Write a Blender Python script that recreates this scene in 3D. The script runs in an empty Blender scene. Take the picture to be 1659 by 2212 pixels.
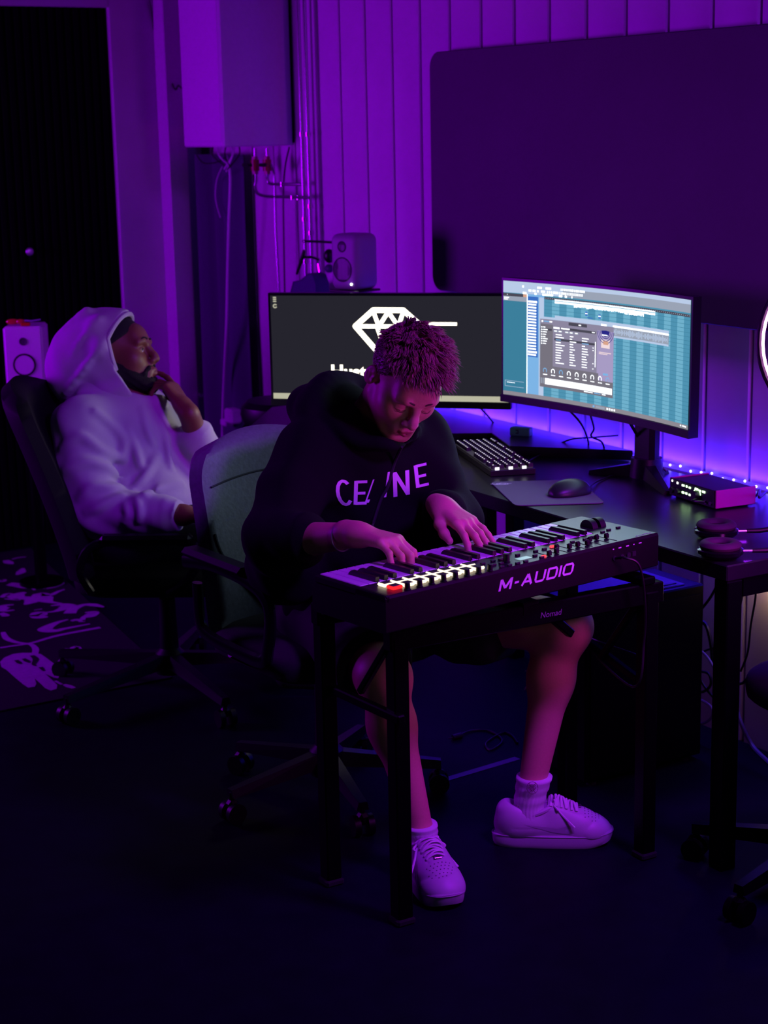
import bpy, bmesh, math, random
import numpy as np
from mathutils import Matrix, Vector
from mathutils.bvhtree import BVHTree
random.seed(7); np.random.seed(7)
C = bpy.context.scene.collection
scn = bpy.context.scene
# ------------------------------------------------------------------ camera
CAM = np.array([6.5, -3.25, 1.7213])
RW = np.array([0.5168, 0.8558, -0.0200]); UW = np.array([-0.1759, 0.1291, 0.9760]); FW = np.array([-0.8378, 0.5008, -0.2167])
FPX = 3756.5
def _on(v): return v/np.linalg.norm(v)
FW = _on(FW); RW = _on(RW-FW*(RW@FW)); UW = np.cross(RW, FW)
cd = bpy.data.cameras.new('camera'); cam = bpy.data.objects.new('camera', cd); C.objects.link(cam)
cam.matrix_world = Matrix([[RW[0], UW[0], -FW[0], CAM[0]], [RW[1], UW[1], -FW[1], CAM[1]], [RW[2], UW[2], -FW[2], CAM[2]], [0, 0, 0, 1]])
cd.sensor_fit = 'HORIZONTAL'; cd.sensor_width = 36; cd.lens = 36*FPX/1659; cd.clip_start = .05; cd.clip_end = 50
cd.dof.use_dof = True; cd.dof.focus_distance = 4.05; cd.dof.aperture_fstop = 7.0
scn.camera = cam
# ------------------------------------------------------------------ world, lamps, exposure
wd = bpy.data.worlds.new('world'); scn.world = wd; wd.use_nodes = True
wd.node_tree.nodes['Background'].inputs[0].default_value = (.10, .02, .45, 1)
wd.node_tree.nodes['Background'].inputs[1].default_value = .004
scn.view_settings.view_transform = 'Standard'; scn.view_settings.look = 'None'
scn.view_settings.exposure = 0; scn.view_settings.gamma = 1; scn.view_settings.use_curve_mapping = False
scn.cycles.max_bounces = 6; scn.cycles.diffuse_bounces = 3; scn.cycles.glossy_bounces = 3; scn.cycles.use_denoising = True
def area(name, loc, target, sx, sy, col, power, spread=180):
    l = bpy.data.lights.new(name, 'AREA'); l.shape = 'RECTANGLE'; l.size = sx; l.size_y = sy; l.color = col; l.energy = power; l.spread = math.radians(spread)
    o = bpy.data.objects.new(name, l); C.objects.link(o); o.location = loc
    o.rotation_euler = (Vector(target)-Vector(loc)).to_track_quat('-Z', 'Y').to_euler(); return o
area('violet_lamp', (-.05, -3.15, 1.38), (1.5, 0, 1.5), .8, .8, (.36, .0005, 1.0), 30, 120)
area('violet_lamp', (4.9, -.75, 2.7), (3.2, -1.0, .6), .4, .4, (.33, .012, 1.0), 22, 100)
area('grey_fill', (7.4, -1.3, 1.9), (2.1, -1.15, .62), .4, .4, (.80, .88, 1.0), .18, 40)  # faint neutral fill added out of view to grey the chair and hoodie
area('magenta_lamp', (4.08, -.58, .95), (3.1, -1.1, .98), .2, .2, (.86, .03, 1.0), 2.5, 140)
def strip_light(y, z, dy, dz, power):   # long thin lamp of the strip: up the wall, over the desk, down behind it
    o = area('strip_glow', (2.4, y, z), (2.4, y, z-1), 2.4, .010, (.045, .010, 1.0), power)
    n = math.hypot(dy, dz); dy /= n; dz /= n
    o.matrix_world = Matrix(((1, 0, 0, 2.4), (0, -dz, -dy, y), (0, dy, -dz, z), (0, 0, 0, 1)))
strip_light(-.020, .760, .30, 1, 5.5)
strip_light(-.012, .790, -1, -.35, 1.1)
strip_light(-.014, .692, -.35, -1, 5)
# ------------------------------------------------------------------ pixel helpers (a photo point on a known plane or depth -> room point)
def ray(px, py): return FW+RW*((px-829.5)/FPX)-UW*((py-1106)/FPX)
def on(px, py, ax, val):
    d = ray(px, py); return CAM+d*((val-CAM[ax])/d[ax])
def at(px, py, dep): return CAM+ray(px, py)*dep
# ------------------------------------------------------------------ materials
def lin(h):
    h = h.lstrip('#'); c = [int(h[i:i+2], 16)/255 for i in (0, 2, 4)]
    return tuple(x/12.92 if x <= .04045 else ((x+.055)/1.055)**2.4 for x in c)
MATS = {}
def mat(name, col, rough=.5, metal=0., bump=0., scale=60., var=0., emit=None, es=0., spec=.5, kind='noise', sheen=0., sss=0., coat=0.):
    if name in MATS: return MATS[name]
    if isinstance(col, str): col = lin(col)
    m = bpy.data.materials.new(name); m.use_nodes = True; nt = m.node_tree; b = nt.nodes['Principled BSDF']
    b.inputs['Base Color'].default_value = (*col, 1); b.inputs['Roughness'].default_value = rough; b.inputs['Metallic'].default_value = metal
    b.inputs['Specular IOR Level'].default_value = spec
    if sheen: b.inputs['Sheen Weight'].default_value = sheen
    if coat: b.inputs['Coat Weight'].default_value = coat
    if sss:
        b.inputs['Subsurface Weight'].default_value = sss; b.inputs['Subsurface Radius'].default_value = (.01, .004, .002); b.inputs['Subsurface Scale'].default_value = .6
    if emit is not None:
        if isinstance(emit, str): emit = lin(emit)
        b.inputs['Emission Color'].default_value = (*emit, 1); b.inputs['Emission Strength'].default_value = es
    tc = nt.nodes.new('ShaderNodeTexCoord')
    if kind == 'wave':
        n = nt.nodes.new('ShaderNodeTexWave'); n.inputs['Scale'].default_value = scale; n.inputs['Distortion'].default_value = 1.5
    else:
        n = nt.nodes.new('ShaderNodeTexNoise'); n.inputs['Scale'].default_value = scale; n.inputs['Detail'].default_value = 3
    nt.links.new(tc.outputs['Object'], n.inputs['Vector'])
    fac = n.outputs[0] if kind != 'wave' else n.outputs['Fac']
    if var:
        r = nt.nodes.new('ShaderNodeValToRGB')
        r.color_ramp.elements[0].position = .3; r.color_ramp.elements[1].position = .7
        r.color_ramp.elements[0].color = (*[c*(1-var) for c in col], 1); r.color_ramp.elements[1].color = (*[min(1, c*(1+var)) for c in col], 1)
        nt.links.new(fac, r.inputs[0]); nt.links.new(r.outputs[0], b.inputs['Base Color'])
    if bump:
        bp = nt.nodes.new('ShaderNodeBump'); bp.inputs['Strength'].default_value = bump; bp.inputs['Distance'].default_value = .002
        nt.links.new(fac, bp.inputs['Height']); nt.links.new(bp.outputs[0], b.inputs['Normal'])
    MATS[name] = m; return m
def glow(name, col, es=1.):
    if isinstance(col, str): col = lin(col)
    return mat(name, (0, 0, 0), .6, emit=col, es=es, spec=0)
# ------------------------------------------------------------------ objects
XF = {}
def props(o, label=None, cat=None, group=None, kind=None):
    if label: o['label'] = label
    if cat: o['category'] = cat
    if group: o['group'] = group
    if kind: o['kind'] = kind
    return o
def thing(name, label, cat, loc=(0, 0, 0), rz=0., group=None, M=None):
    o = bpy.data.objects.new(name, None); C.objects.link(o); o.empty_display_size = .05
    if M is None: M = Matrix.Translation(Vector([float(v) for v in loc])) @ Matrix.Rotation(rz, 4, 'Z')
    o.matrix_world = M; XF[o.name] = M.copy()
    return props(o, label, cat, group)
def frame(o, x, z):   # axes to a 4x4 matrix, y = z cross x
    x = Vector([float(v) for v in x]).normalized(); z = Vector([float(v) for v in z]); z = (z-x*z.dot(x)).normalized(); y = z.cross(x)
    return Matrix([[x.x, y.x, z.x, o[0]], [x.y, y.y, z.y, o[1]], [x.z, y.z, z.z, o[2]], [0, 0, 0, 1]])
class MB:
    def __init__(s): s.v = []; s.f = []; s.mi = []; s.n = 0
    def add(s, vs, fs, M=None, m=0):
        vs = np.asarray(vs, float).reshape(-1, 3)
        if M is not None:
            A = np.array(M); vs = vs@A[:3, :3].T+A[:3, 3]
        s.v.append(vs); s.f += [tuple(i+s.n for i in f) for f in fs]; s.mi += [m]*len(fs); s.n += len(vs); return s
    def box(s, c, d, M=None, b=0., m=0):
        cx, cy, cz = c; x, y, z = d[0]/2, d[1]/2, d[2]/2
        if b <= 0:
            vs = [(cx+i*x, cy+j*y, cz+k*z) for i in (-1, 1) for j in (-1, 1) for k in (-1, 1)]
            return s.add(vs, [(0, 1, 3, 2), (4, 6, 7, 5), (0, 4, 5, 1), (2, 3, 7, 6), (0, 2, 6, 4), (1, 5, 7, 3)], M, m)
        b = min(b, x*.98, y*.98, z*.98)
        vs = []; ix = {}
        for i in (-1, 1):
            for j in (-1, 1):
                for k in (-1, 1):
                    for a in range(3):
                        p = [i*(x-b), j*(y-b), k*(z-b)]; p[a] = (i*x, j*y, k*z)[a]
                        ix[i, j, k, a] = len(vs); vs.append((cx+p[0], cy+p[1], cz+p[2]))
        fs = []
        for sgn in (-1, 1):
            for a in range(3):
                q = []
                for (u, w) in ((-1, -1), (1, -1), (1, 1), (-1, 1)):
                    t = [0, 0, 0]; t[a] = sgn; t[(a+1) % 3] = u; t[(a+2) % 3] = w; q.append(ix[t[0], t[1], t[2], a])
                fs.append(tuple(q if sgn > 0 else q[::-1]))
        for a in range(3):
            b1, c1 = (a+1) % 3, (a+2) % 3
            for u in (-1, 1):
                for w in (-1, 1):
                    t0 = [0, 0, 0]; t0[b1] = u; t0[c1] = w; t0[a] = -1; t1 = t0[:]; t1[a] = 1
                    q = (ix[(*t0, b1)], ix[(*t0, c1)], ix[(*t1, c1)], ix[(*t1, b1)])
                    fs.append(q if u*w < 0 else q[::-1])
        for i in (-1, 1):
            for j in (-1, 1):
                for k in (-1, 1):
                    q = tuple(ix[i, j, k, a] for a in range(3)); fs.append(q if i*j*k > 0 else q[::-1])
        return s.add(vs, fs, M, m)
    def tube(s, pts, r, n=8, closed=False, caps=True, M=None, m=0, flat=1.):
        P = np.array([[float(c) for c in p] for p in pts]); N = len(P); rr = np.broadcast_to(np.asarray(r, float), (N,))
        T = np.zeros_like(P)
        if closed: T = np.roll(P, -1, 0)-np.roll(P, 1, 0)
        else:
            T[1:-1] = P[2:]-P[:-2]; T[0] = P[1]-P[0]; T[-1] = P[-1]-P[-2]
        T /= np.linalg.norm(T, axis=1)[:, None]+1e-12
        u = np.cross(T[0], (0, 0, 1.)) if abs(T[0][2]) < .9 else np.cross(T[0], (1., 0, 0)); u /= np.linalg.norm(u)
        vs = []
        for i in range(N):
            u = u-T[i]*(u@T[i]); u /= np.linalg.norm(u)+1e-12; w = np.cross(T[i], u)
            for k in range(n):
                a = 2*math.pi*k/n; vs.append(P[i]+rr[i]*(math.cos(a)*u+flat*math.sin(a)*w))
        fs = []
        for i in range(N if closed else N-1):
            j = (i+1) % N
            for k in range(n): fs.append((i*n+k, i*n+(k+1) % n, j*n+(k+1) % n, j*n+k))
        if caps and not closed: fs += [tuple(range(n))[::-1], tuple((N-1)*n+k for k in range(n))]
        return s.add(vs, fs, M, m)
    def cyl(s, a, b, r0, r1=None, n=20, M=None, m=0): return s.tube([a, b], [r0, r0 if r1 is None else r1], n, M=M, m=m)
    def lathe(s, prof, n=32, M=None, m=0, closed=False):
        vs = [(r*math.cos(2*math.pi*k/n), r*math.sin(2*math.pi*k/n), z) for r, z in prof for k in range(n)]; fs = []
        L = len(prof)
        for i in range(L if closed else L-1):
            j = (i+1) % L
            for k in range(n): fs.append((i*n+k, i*n+(k+1) % n, j*n+(k+1) % n, j*n+k))
        if not closed: fs += [tuple(range(n))[::-1], tuple((L-1)*n+k for k in range(n))]
        return s.add(vs, fs, M, m)
    def prism(s, poly, z0, z1, M=None, m=0, bev=0.):
        n = len(poly); P = np.array(poly, float)
        a = sum(P[i][0]*P[(i+1) % n][1]-P[(i+1) % n][0]*P[i][1] for i in range(n))
        if a < 0: P = P[::-1]
        c = P.mean(0)
        def ins(d):
            E = np.roll(P, -1, 0)-P; E /= np.linalg.norm(E, axis=1)[:, None]+1e-9; nn = np.stack([-E[:, 1], E[:, 0]], 1)
            k = nn+np.roll(nn, 1, 0); k /= np.linalg.norm(k, axis=1)[:, None]+1e-9; return P+k*d
        rings = [(P, z0), (P, z1)] if not bev else [(ins(bev), z0), (P, z0+bev), (P, z1-bev), (ins(bev), z1)]
        vs = [(x, y, z) for R, z in rings for x, y in R]; fs = []
        for i in range(len(rings)-1):
            for k in range(n): fs.append((i*n+k, i*n+(k+1) % n, (i+1)*n+(k+1) % n, (i+1)*n+k))
        fs += [tuple(range(n))[::-1], tuple((len(rings)-1)*n+k for k in range(n))]
        return s.add(vs, fs, M, m)
    def ball(s, c, r, n=16, M=None, m=0):
        r = np.broadcast_to(np.asarray(r, float), (3,)); vs = [(c[0], c[1], c[2]+r[2])]; h = n//2; fs = []
        for i in range(1, h):
            t = math.pi*i/h
            for k in range(n): vs.append((c[0]+r[0]*math.sin(t)*math.cos(2*math.pi*k/n), c[1]+r[1]*math.sin(t)*math.sin(2*math.pi*k/n), c[2]+r[2]*math.cos(t)))
        vs.append((c[0], c[1], c[2]-r[2])); L = len(vs)-1
        for k in range(n): fs.append((0, 1+k, 1+(k+1) % n)); fs.append((L, 1+(h-2)*n+(k+1) % n, 1+(h-2)*n+k))
        for i in range(h-2):
            for k in range(n): fs.append((1+i*n+k, 1+(i+1)*n+k, 1+(i+1)*n+(k+1) % n, 1+i*n+(k+1) % n))
        return s.add(vs, fs, M, m)
    def build(s, name, mats, parent=None, world=False, smooth=True, ang=35, **kw):
        V = np.concatenate(s.v) if s.v else np.zeros((0, 3))
        if parent is not None and world:
            A = np.array(XF[parent.name].inverted()); V = V@A[:3, :3].T+A[:3, 3]
        me = bpy.data.meshes.new(name); me.from_pydata(V.tolist(), [], s.f)
        return finish(name, me, mats, parent, s.mi, smooth, ang, **kw)
def finish(name, me, mats, parent=None, mi=None, smooth=True, ang=35, **kw):
    for m in (mats if isinstance(mats, (list, tuple)) else [mats]): me.materials.append(m)
    if mi is not None and len(set(mi)) > 1: me.polygons.foreach_set('material_index', mi)
    if smooth:
        me.polygons.foreach_set('use_smooth', [True]*len(me.polygons))
        if ang: me.set_sharp_from_angle(angle=math.radians(ang))
    me.update()
    o = bpy.data.objects.new(name, me); C.objects.link(o)
    if parent is not None: o.parent = parent; XF[o.name] = XF[parent.name].copy()
    else: XF[o.name] = Matrix.Identity(4)
    return props(o, **kw)
def place(src, parent, loc=None, name=None):   # another piece that shares the mesh of src
    o = src.copy(); C.objects.link(o)
    if parent is not None: o.parent = parent
    if loc is not None: o.location = loc
    XF[o.name] = XF[src.name]; return o
_txt = {}
def text(s, size, extrude=.001, shear=0., sx=1., spacing=1., bold=0.):
    cu = bpy.data.curves.new('t', 'FONT'); cu.body = s; cu.size = size; cu.extrude = extrude; cu.shear = shear; cu.space_character = spacing; cu.offset = bold
    cu.align_x = 'CENTER'; cu.align_y = 'CENTER'; cu.resolution_u = 4
    o = bpy.data.objects.new('t', cu); C.objects.link(o); dg = bpy.context.evaluated_depsgraph_get()
    me = bpy.data.meshes.new_from_object(o.evaluated_get(dg)); bpy.data.objects.remove(o); bpy.data.curves.remove(cu)
    v = np.array([tuple(p.co) for p in me.vertices]).reshape(-1, 3); v[:, 0] *= sx; f = [tuple(p.vertices) for p in me.polygons]; bpy.data.meshes.remove(me)
    return v, f
def spline(P, n=8, closed=False):
    P = np.array([[float(c) for c in p] for p in P]); N = len(P); out = []
    rng = range(N) if closed else range(N-1)
    for i in rng:
        g = (lambda k: P[k % N]) if closed else (lambda k: P[min(max(k, 0), N-1)])
        a, b, c, d = g(i-1), g(i), g(i+1), g(i+2)
        for t in np.linspace(0, 1, n, endpoint=False):
            out.append(.5*((2*b)+(-a+c)*t+(2*a-5*b+4*c-d)*t*t+(-a+3*b-3*c+d)*t**3))
    if not closed: out.append(P[-1])
    return np.array(out)
def rrect(x0, y0, x1, y1, r, n=6):
    o = []
    for cx, cy, a0 in ((x1-r, y1-r, 0), (x0+r, y1-r, 90), (x0+r, y0+r, 180), (x1-r, y0+r, 270)):
        for k in range(n+1): a = math.radians(a0+90*k/n); o.append((cx+r*math.cos(a), cy+r*math.sin(a)))
    return o
# ------------------------------------------------------------------ smooth bodies: distance fields meshed by surface nets
class Field:
    def __init__(s): s.p = []
    def add(s, f, lo, hi, k=.02, op='u'): s.p.append((f, np.asarray(lo, float), np.asarray(hi, float), k, op)); return s
    def cone(s, a, b, ra, rb, k=.02, op='u', flat=(0, 0), M=None):
        if M is not None: a, b = mp(M, a), mp(M, b)
        a = np.asarray(a, float); b = np.asarray(b, float); ba = b-a; L2 = ba@ba; L = math.sqrt(L2); u = ba/L
        def f(P):
            h = (P-a)@ba/L2; t = np.clip(h, 0, 1)
            d = np.linalg.norm(P-a-t[..., None]*ba, axis=-1)-(ra+t*(rb-ra))
            if flat[1]: d = np.maximum(d, (P-b)@u)
            if flat[0]: d = np.maximum(d, -(P-a)@u)
            return d
        r = max(ra, rb); return s.add(f, np.minimum(a, b)-r, np.maximum(a, b)+r, k, op)
    def ell(s, c, r, R=None, k=.02, op='u', M=None, cut=None):
        c = np.asarray(c, float); R = np.eye(3) if R is None else np.asarray(R, float)
        if M is not None:
            A = np.array(M)[:3, :3]; R = A@R; c = mp(M, c)
        r = np.broadcast_to(np.asarray(r, float), (3,))
        def f(P):
            q = (P-c)@R; k0 = np.linalg.norm(q/r, axis=-1); k1 = np.linalg.norm(q/(r*r), axis=-1)+1e-9
            return k0*(k0-1)/k1
        return s.add(f, c-r.max(), c+r.max(), k, op)
    def poly(s, P, R, k=.02, op='u', M=None):   # chain of cones meeting at shared radii
        for i in range(len(P)-1): s.cone(P[i], P[i+1], R[i], R[i+1], k if i == 0 or op != 'u' else min(k, .012), op, M=M)
        return s
    def mesh(s, vox, B=20):
        lo = np.min([p[1] for p in s.p if p[4] == 'u'], 0)-3*vox; hi = np.max([p[2] for p in s.p if p[4] == 'u'], 0)+3*vox
        nb = np.ceil((hi-lo)/(vox*B)).astype(int); N1 = (nb+2)*B+4
        def key(a): return (a[:, 0]*N1[1]+a[:, 1])*N1[2]+a[:, 2]
        ck, cv, ek = [], [], [[], [], []]
        g = np.arange(B+1); GI = np.stack(np.meshgrid(g, g, g, indexing='ij'), -1)
        half = vox*B*.5*1.7321
        for bi in range(nb[0]):
            for bj in range(nb[1]):
                for bk in range(nb[2]):
                    o = np.array([bi, bj, bk])*B; p0 = lo+o*vox; p1 = p0+vox*B
                    sel = [p for p in s.p if np.all(p[1]-1.6*p[3]-vox-.012 < p1) and np.all(p[2]+1.6*p[3]+vox+.012 > p0)]
                    if not any(p[4] == 'u' for p in sel): continue
                    mid = s._ev(sel, ((p0+p1)/2)[None])[0]
                    if abs(mid) > half*1.6+.03: continue
                    D = s._ev(sel, (p0+GI*vox).reshape(-1, 3)).reshape(B+1, B+1, B+1); I = D < 0
                    if I.all() or not I.any(): continue
                    cnt = sum(I[i:B+i, j:B+j, k:B+k].astype(np.int8) for i in (0, 1) for j in (0, 1) for k in (0, 1))
                    ac = np.argwhere((cnt > 0) & (cnt < 8))
                    acc = np.zeros((len(ac), 3)); num = np.zeros(len(ac))
                    for ax in range(3):
                        e = np.eye(3, dtype=int)[ax]; b1, c1 = np.eye(3, dtype=int)[(ax+1) % 3], np.eye(3, dtype=int)[(ax+2) % 3]
                        for u in (0, 1):
                            for w in (0, 1):
                                q0 = ac+u*b1+w*c1; q1 = q0+e
                                d0 = D[q0[:, 0], q0[:, 1], q0[:, 2]]; d1 = D[q1[:, 0], q1[:, 1], q1[:, 2]]
                                x = (d0 < 0) != (d1 < 0); t = np.where(x, d0/np.where(x, d0-d1, 1), 0)
                                acc += np.where(x[:, None], q0+t[:, None]*e, 0); num += x
                    ck.append(ac+o); cv.append(p0+acc/num[:, None]*vox)
                    for ax in range(3):
                        sl0 = [slice(0, B)]*3; sl1 = [slice(0, B)]*3; sl1[ax] = slice(1, B+1)
                        a0, a1 = I[tuple(sl0)], I[tuple(sl1)]
                        ed = np.argwhere(a0 != a1); ek[ax].append(np.concatenate([ed+o, a0[ed[:, 0], ed[:, 1], ed[:, 2]][:, None]], 1))
        ck = np.concatenate(ck)+1; cv = np.concatenate(cv); kk = key(ck); order = np.argsort(kk); kk = kk[order]; cv = cv[order]
        F = []
        for ax in range(3):
            E = np.concatenate(ek[ax]); sg = E[:, 3].astype(bool); E = E[:, :3]+1
            b1, c1 = np.eye(3, dtype=int)[(ax+1) % 3], np.eye(3, dtype=int)[(ax+2) % 3]
            idx = []; ok = np.ones(len(E), bool)
            for q in (E-b1-c1, E-c1, E, E-b1):
                k = key(q); i = np.clip(np.searchsorted(kk, k), 0, len(kk)-1); ok &= kk[i] == k; idx.append(i)
            Q = np.stack(idx, 1); Q[~sg] = Q[~sg][:, ::-1]; F.append(Q[ok])
        F = np.concatenate(F)
        return cv, F
    def _ev(s, sel, P):
        d = np.full(P.shape[:-1], 1.)
        for f, lo, hi, k, op in sel:
            e = f(P)
            if op == 'u':
                h = np.maximum(k-np.abs(d-e), 0)/k; d = np.minimum(d, e)-h*h*k*.25
            elif op == 's':
                h = np.maximum(k-np.abs(d+e), 0)/k; d = np.maximum(d, -e)+h*h*k*.25
            elif op == 'i':
                d = np.maximum(d, e)
            else: d = d+e
        return d
def mp(M, p):
    A = np.array(M); return A[:3, :3]@np.asarray(p, float)+A[:3, 3]
def relax(V, F, n=1, lam=.5):
    for _ in range(n):
        acc = np.zeros_like(V); num = np.zeros(len(V))
        for a in range(4):
            np.add.at(acc, F[:, a], V[F[:, (a+1) % 4]]); np.add.at(num, F[:, a], 1)
            np.add.at(acc, F[:, (a+1) % 4], V[F[:, a]]); np.add.at(num, F[:, (a+1) % 4], 1)
        V = V+lam*(acc/np.maximum(num, 1)[:, None]-V)
    return V
def fmesh(name, V, F, mats, parent=None, matfn=None, **kw):
    if parent is not None:
        A = np.array(XF[parent.name].inverted()); W = V@A[:3, :3].T+A[:3, 3]
    else: W = V
    me = bpy.data.meshes.new(name); me.vertices.add(len(W)); me.vertices.foreach_set('co', W.ravel())
    me.loops.add(len(F)*4); me.loops.foreach_set('vertex_index', F.ravel().astype(np.int32))
    me.polygons.add(len(F)); me.polygons.foreach_set('loop_start', np.arange(0, len(F)*4, 4, dtype=np.int32))
    me.update(calc_edges=True)
    mi = None
    if matfn is not None: mi = [int(x) for x in matfn(V[F].mean(1))]
    o = finish(name, me, mats, parent, mi, True, 0, **kw); return o
def bvh(V, F): return BVHTree.FromPolygons([tuple(v) for v in V], [tuple(f) for f in F])
def drape(tree, V, F, direction, off=.0012):   # lay a flat print onto a surface along a direction
    d = Vector(direction).normalized(); out = []
    for v in V:
        p = Vector(v); h = tree.ray_cast(p-d*.5, d, 1.2)
        out.append(tuple(h[0]-d*off) if h[0] is not None else tuple(p))
    return np.array(out)
# ------------------------------------------------------------------ the room
m_wall = mat('wall_paint', '#c9c6cc', .55, var=.04, scale=9, bump=.05)
m_back = mat('panel_paint', '#cfcbd0', .38, var=.05, scale=6, bump=.05)
m_gap = mat('panel_joint', '#5a585e', .7)
m_floor = mat('floor_vinyl', '#0c0d1a', .6, var=.2, scale=14, bump=.12, spec=.08)
m_black = mat('black_plastic', '#070708', .42, bump=.1, scale=300, spec=.4)
m_blackm = mat('black_metal', '#040405', .38, metal=.0, bump=.05, scale=200, spec=.12)
m_dark = mat('dark_fabric', '#101014', .9, bump=.5, scale=500, var=.3)
m_chrome = mat('chrome', '#c8c8cc', .16, metal=1.)
m_white = mat('white_plastic', '#d8d6da', .4, var=.03)
m_cabw = mat('white_cable', '#cfcdd2', .5)
m_cable = mat('black_cable', '#0a0a0c', .45)
b = MB(); b.box((3.0, -2.9, -.05), (8.2, 7.2, .1)); floor = b.build('floor', m_floor, smooth=False, kind='structure')
b = MB(); b.box((3.0, -2.9, 3.05), (8.2, 7.2, .1)); b.build('ceiling', mat('ceiling_paint', '#3a3940', .8, var=.05), smooth=False, kind='structure')
b = MB(); b.box((3.0, .075, 1.5), (7.2, .1, 3.1)); wall_back = b.build('wall_back', m_gap, smooth=False, kind='structure')
# standing metal panels, each a piece, joints recessed between them
pw, gap, th = .1829, .011, .024
b = MB()
prof = [(-pw/2+gap/2, .026), (-pw/2+gap/2, .004), (-pw/2+gap/2+.004, 0), (-pw/2+gap/2+.010, 0), (-pw/2+gap/2+.018, .0018),
        (pw/2-gap/2-.018, .0018), (pw/2-gap/2-.010, 0), (pw/2-gap/2-.004, 0), (pw/2-gap/2, .004), (pw/2-gap/2, .026)]
b.prism(prof, 0, 3.0)
pan = b.build('panel', m_back, wall_back, ang=20); k0 = -10; pan.location = (1.546+(k0+.5)*pw, 0, 0)
for k in range(k0+1, 27): place(pan, wall_back, (1.546+(k+.5)*pw, 0, 0))
# left wall: opening with a black ribbed door, white pier, steel post
xl = -.45
b = MB(); b.box((xl-.1, -.22, 1.5), (.2, .30, 3.0), b=.006); b.box((xl-.1, -3.4, 2.62), (.2, 6.06, .80)); b.box((xl-.1, .02, 1.5), (.2, .18, 3.0))
b.build('wall_left', m_wall, kind='structure')
b = MB(); b.box((xl+.05, -.128, 1.5), (.1, .088, 3.0), b=.004); b.build('trim_1', mat('post_paint', '#d4cfd6', .45, var=.03), kind='structure')
m_door = mat('door_rubber', '#030304', .9, var=.2, scale=40, spec=.15)
b = MB(); b.box((xl-.052, -3.4, 1.11), (.04, 6.06, 2.22)); door = b.build('door_1', m_door, smooth=False, kind='structure')
b = MB(); b.box((0, 0, 1.11), (.02, .026, 2.22), b=.006); sl = b.build('slat', m_door, door); sl.location = (xl-.024, -.40, 0)
for k in range(1, 60): place(sl, door, (xl-.024, -.40-.036*k, 0))
b = MB(); b.lathe([(.008, 0), (.008, .02), (.015, .025), (.017, .032), (.012, .04), (.004, .042)], 16, M=frame((xl-.02, -.775, 1.245), (0, 1, 0), (1, 0, 0))); b.build('door_handle', mat('handle_steel', '#b9b6be', .3, metal=.6), door)
b = MB(); b.box((xl+.06, -3.9, .06), (.02, .1, .12)); 
# steel fastenings on the post and below
def latch(loc, L, label):
    t = thing('cable_clamp', label, 'clamp', loc)
    q = MB(); q.cyl((-.012, 0, 0), (L, 0, 0), .009, n=12); q.cyl((L*.35, 0, 0), (L*.6, 0, 0), .013, n=12); q.build('bolt', m_chrome, t)
    q = MB(); q.box((-.012, .008, 0), (.012, .03, .05), b=.003); q.build('bracket', m_blackm, t); return t
p = on(360, 297, 1, -.085); latch((p[0], -.085, p[2]), .1, 'small chrome clamp high on the post beside the boiler')
p = on(410, 847, 1, -.085); latch((p[0], -.085, p[2]), .12, 'small chrome clamp low down behind the hooded man')
# dark drape in the corner below the boiler
b = MB(); xs = np.linspace(-.30, .10, 90); vs = []; zs = np.linspace(.02, 1.62, 12)
for z in zs:
    for x in xs:
        y = -.072-.02*math.sin(x*46+.6*math.sin(z*1.3))-.012*math.sin(x*21+1+z*.4); vs.append((x+.006*math.sin(z*3+x*9), y, z))
n = len(xs); fs = [(i*n+k, i*n+k+1, (i+1)*n+k+1, (i+1)*n+k) for i in range(len(zs)-1) for k in range(n-1)]
vs2 = [(x, y+.004, z) for x, y, z in vs]; L = len(vs)
b.add(vs+vs2, fs+[tuple(i+L for i in f[::-1]) for f in fs]); cur = b.build('curtain', mat('drape_fabric', '#4a4460', .85, bump=.3, scale=400, var=.1), None, ang=0)
props(cur, 'dark violet drape hanging in folds in the corner below the boiler', 'curtain')
# ------------------------------------------------------------------ boiler, its valves and pipes
t = thing('boiler', 'white wall-hung boiler cabinet above the corner', 'boiler', (.262, -.15, 1.655))
b = MB(); b.box((0, 0, .6), (.356, .30, 1.2), b=.006); b.build('body', mat('boiler_enamel', '#d6d3d9', .35, var=.03), t)
b = MB(); b.box((0, -.1515, .6), (.33, .004, 1.16), b=.002); b.build('front_panel', MATS['boiler_enamel'], t)
b = MB(); b.box((0, .147, .62), (.37, .006, 1.22)); b.build('mounting_plate', m_blackm, t)
m_red = mat('red_valve', '#8e1420', .4); m_cu = mat('steel_pipe', '#b0a8b4', .25, metal=.9)
def W(px, py, y): q = on(px, py, 1, y); return (q[0], y, q[2])
for i, (px, lb) in enumerate(((551, 'left red valve with black lever under the boiler'), (577, 'right red valve with black lever under the boiler'))):
    p = W(px, 357, -.10); t = thing('valve', lb, 'valve', p, group='valves under the boiler')
    b = MB(); b.cyl((0, 0, -.022), (0, 0, .022), .017, n=12); b.cyl((0, 0, -.034), (0, 0, -.022), .013, n=6); b.cyl((0, 0, .022), (0, 0, .034), .013, n=6); b.build('valve_body', m_red, t)
    b = MB(); b.cyl((0, 0, 0), (0, -.025, 0), .006, n=8); b.box((-.022 if i == 0 else .022, -.03, .002), (.05, .012, .014), b=.004); b.build('lever', m_black, t)
def pipe(name, pts, r, label, group=None, m=None, clamps=()):
    t = thing(name, label, 'pipe', tuple(pts[0]), group=group)
    q = MB(); q.tube(pts, r, 12); q.build('tube', m or m_cu, t, world=True)
    for c in clamps: q = MB(); q.cyl((c[0], c[1], c[2]-.008), (c[0], c[1], c[2]+.008), r*1.5, n=12); q.build('joint', m_chrome, t, world=True)
    return t
G = 'copper and steel pipes beside the boiler'
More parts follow.
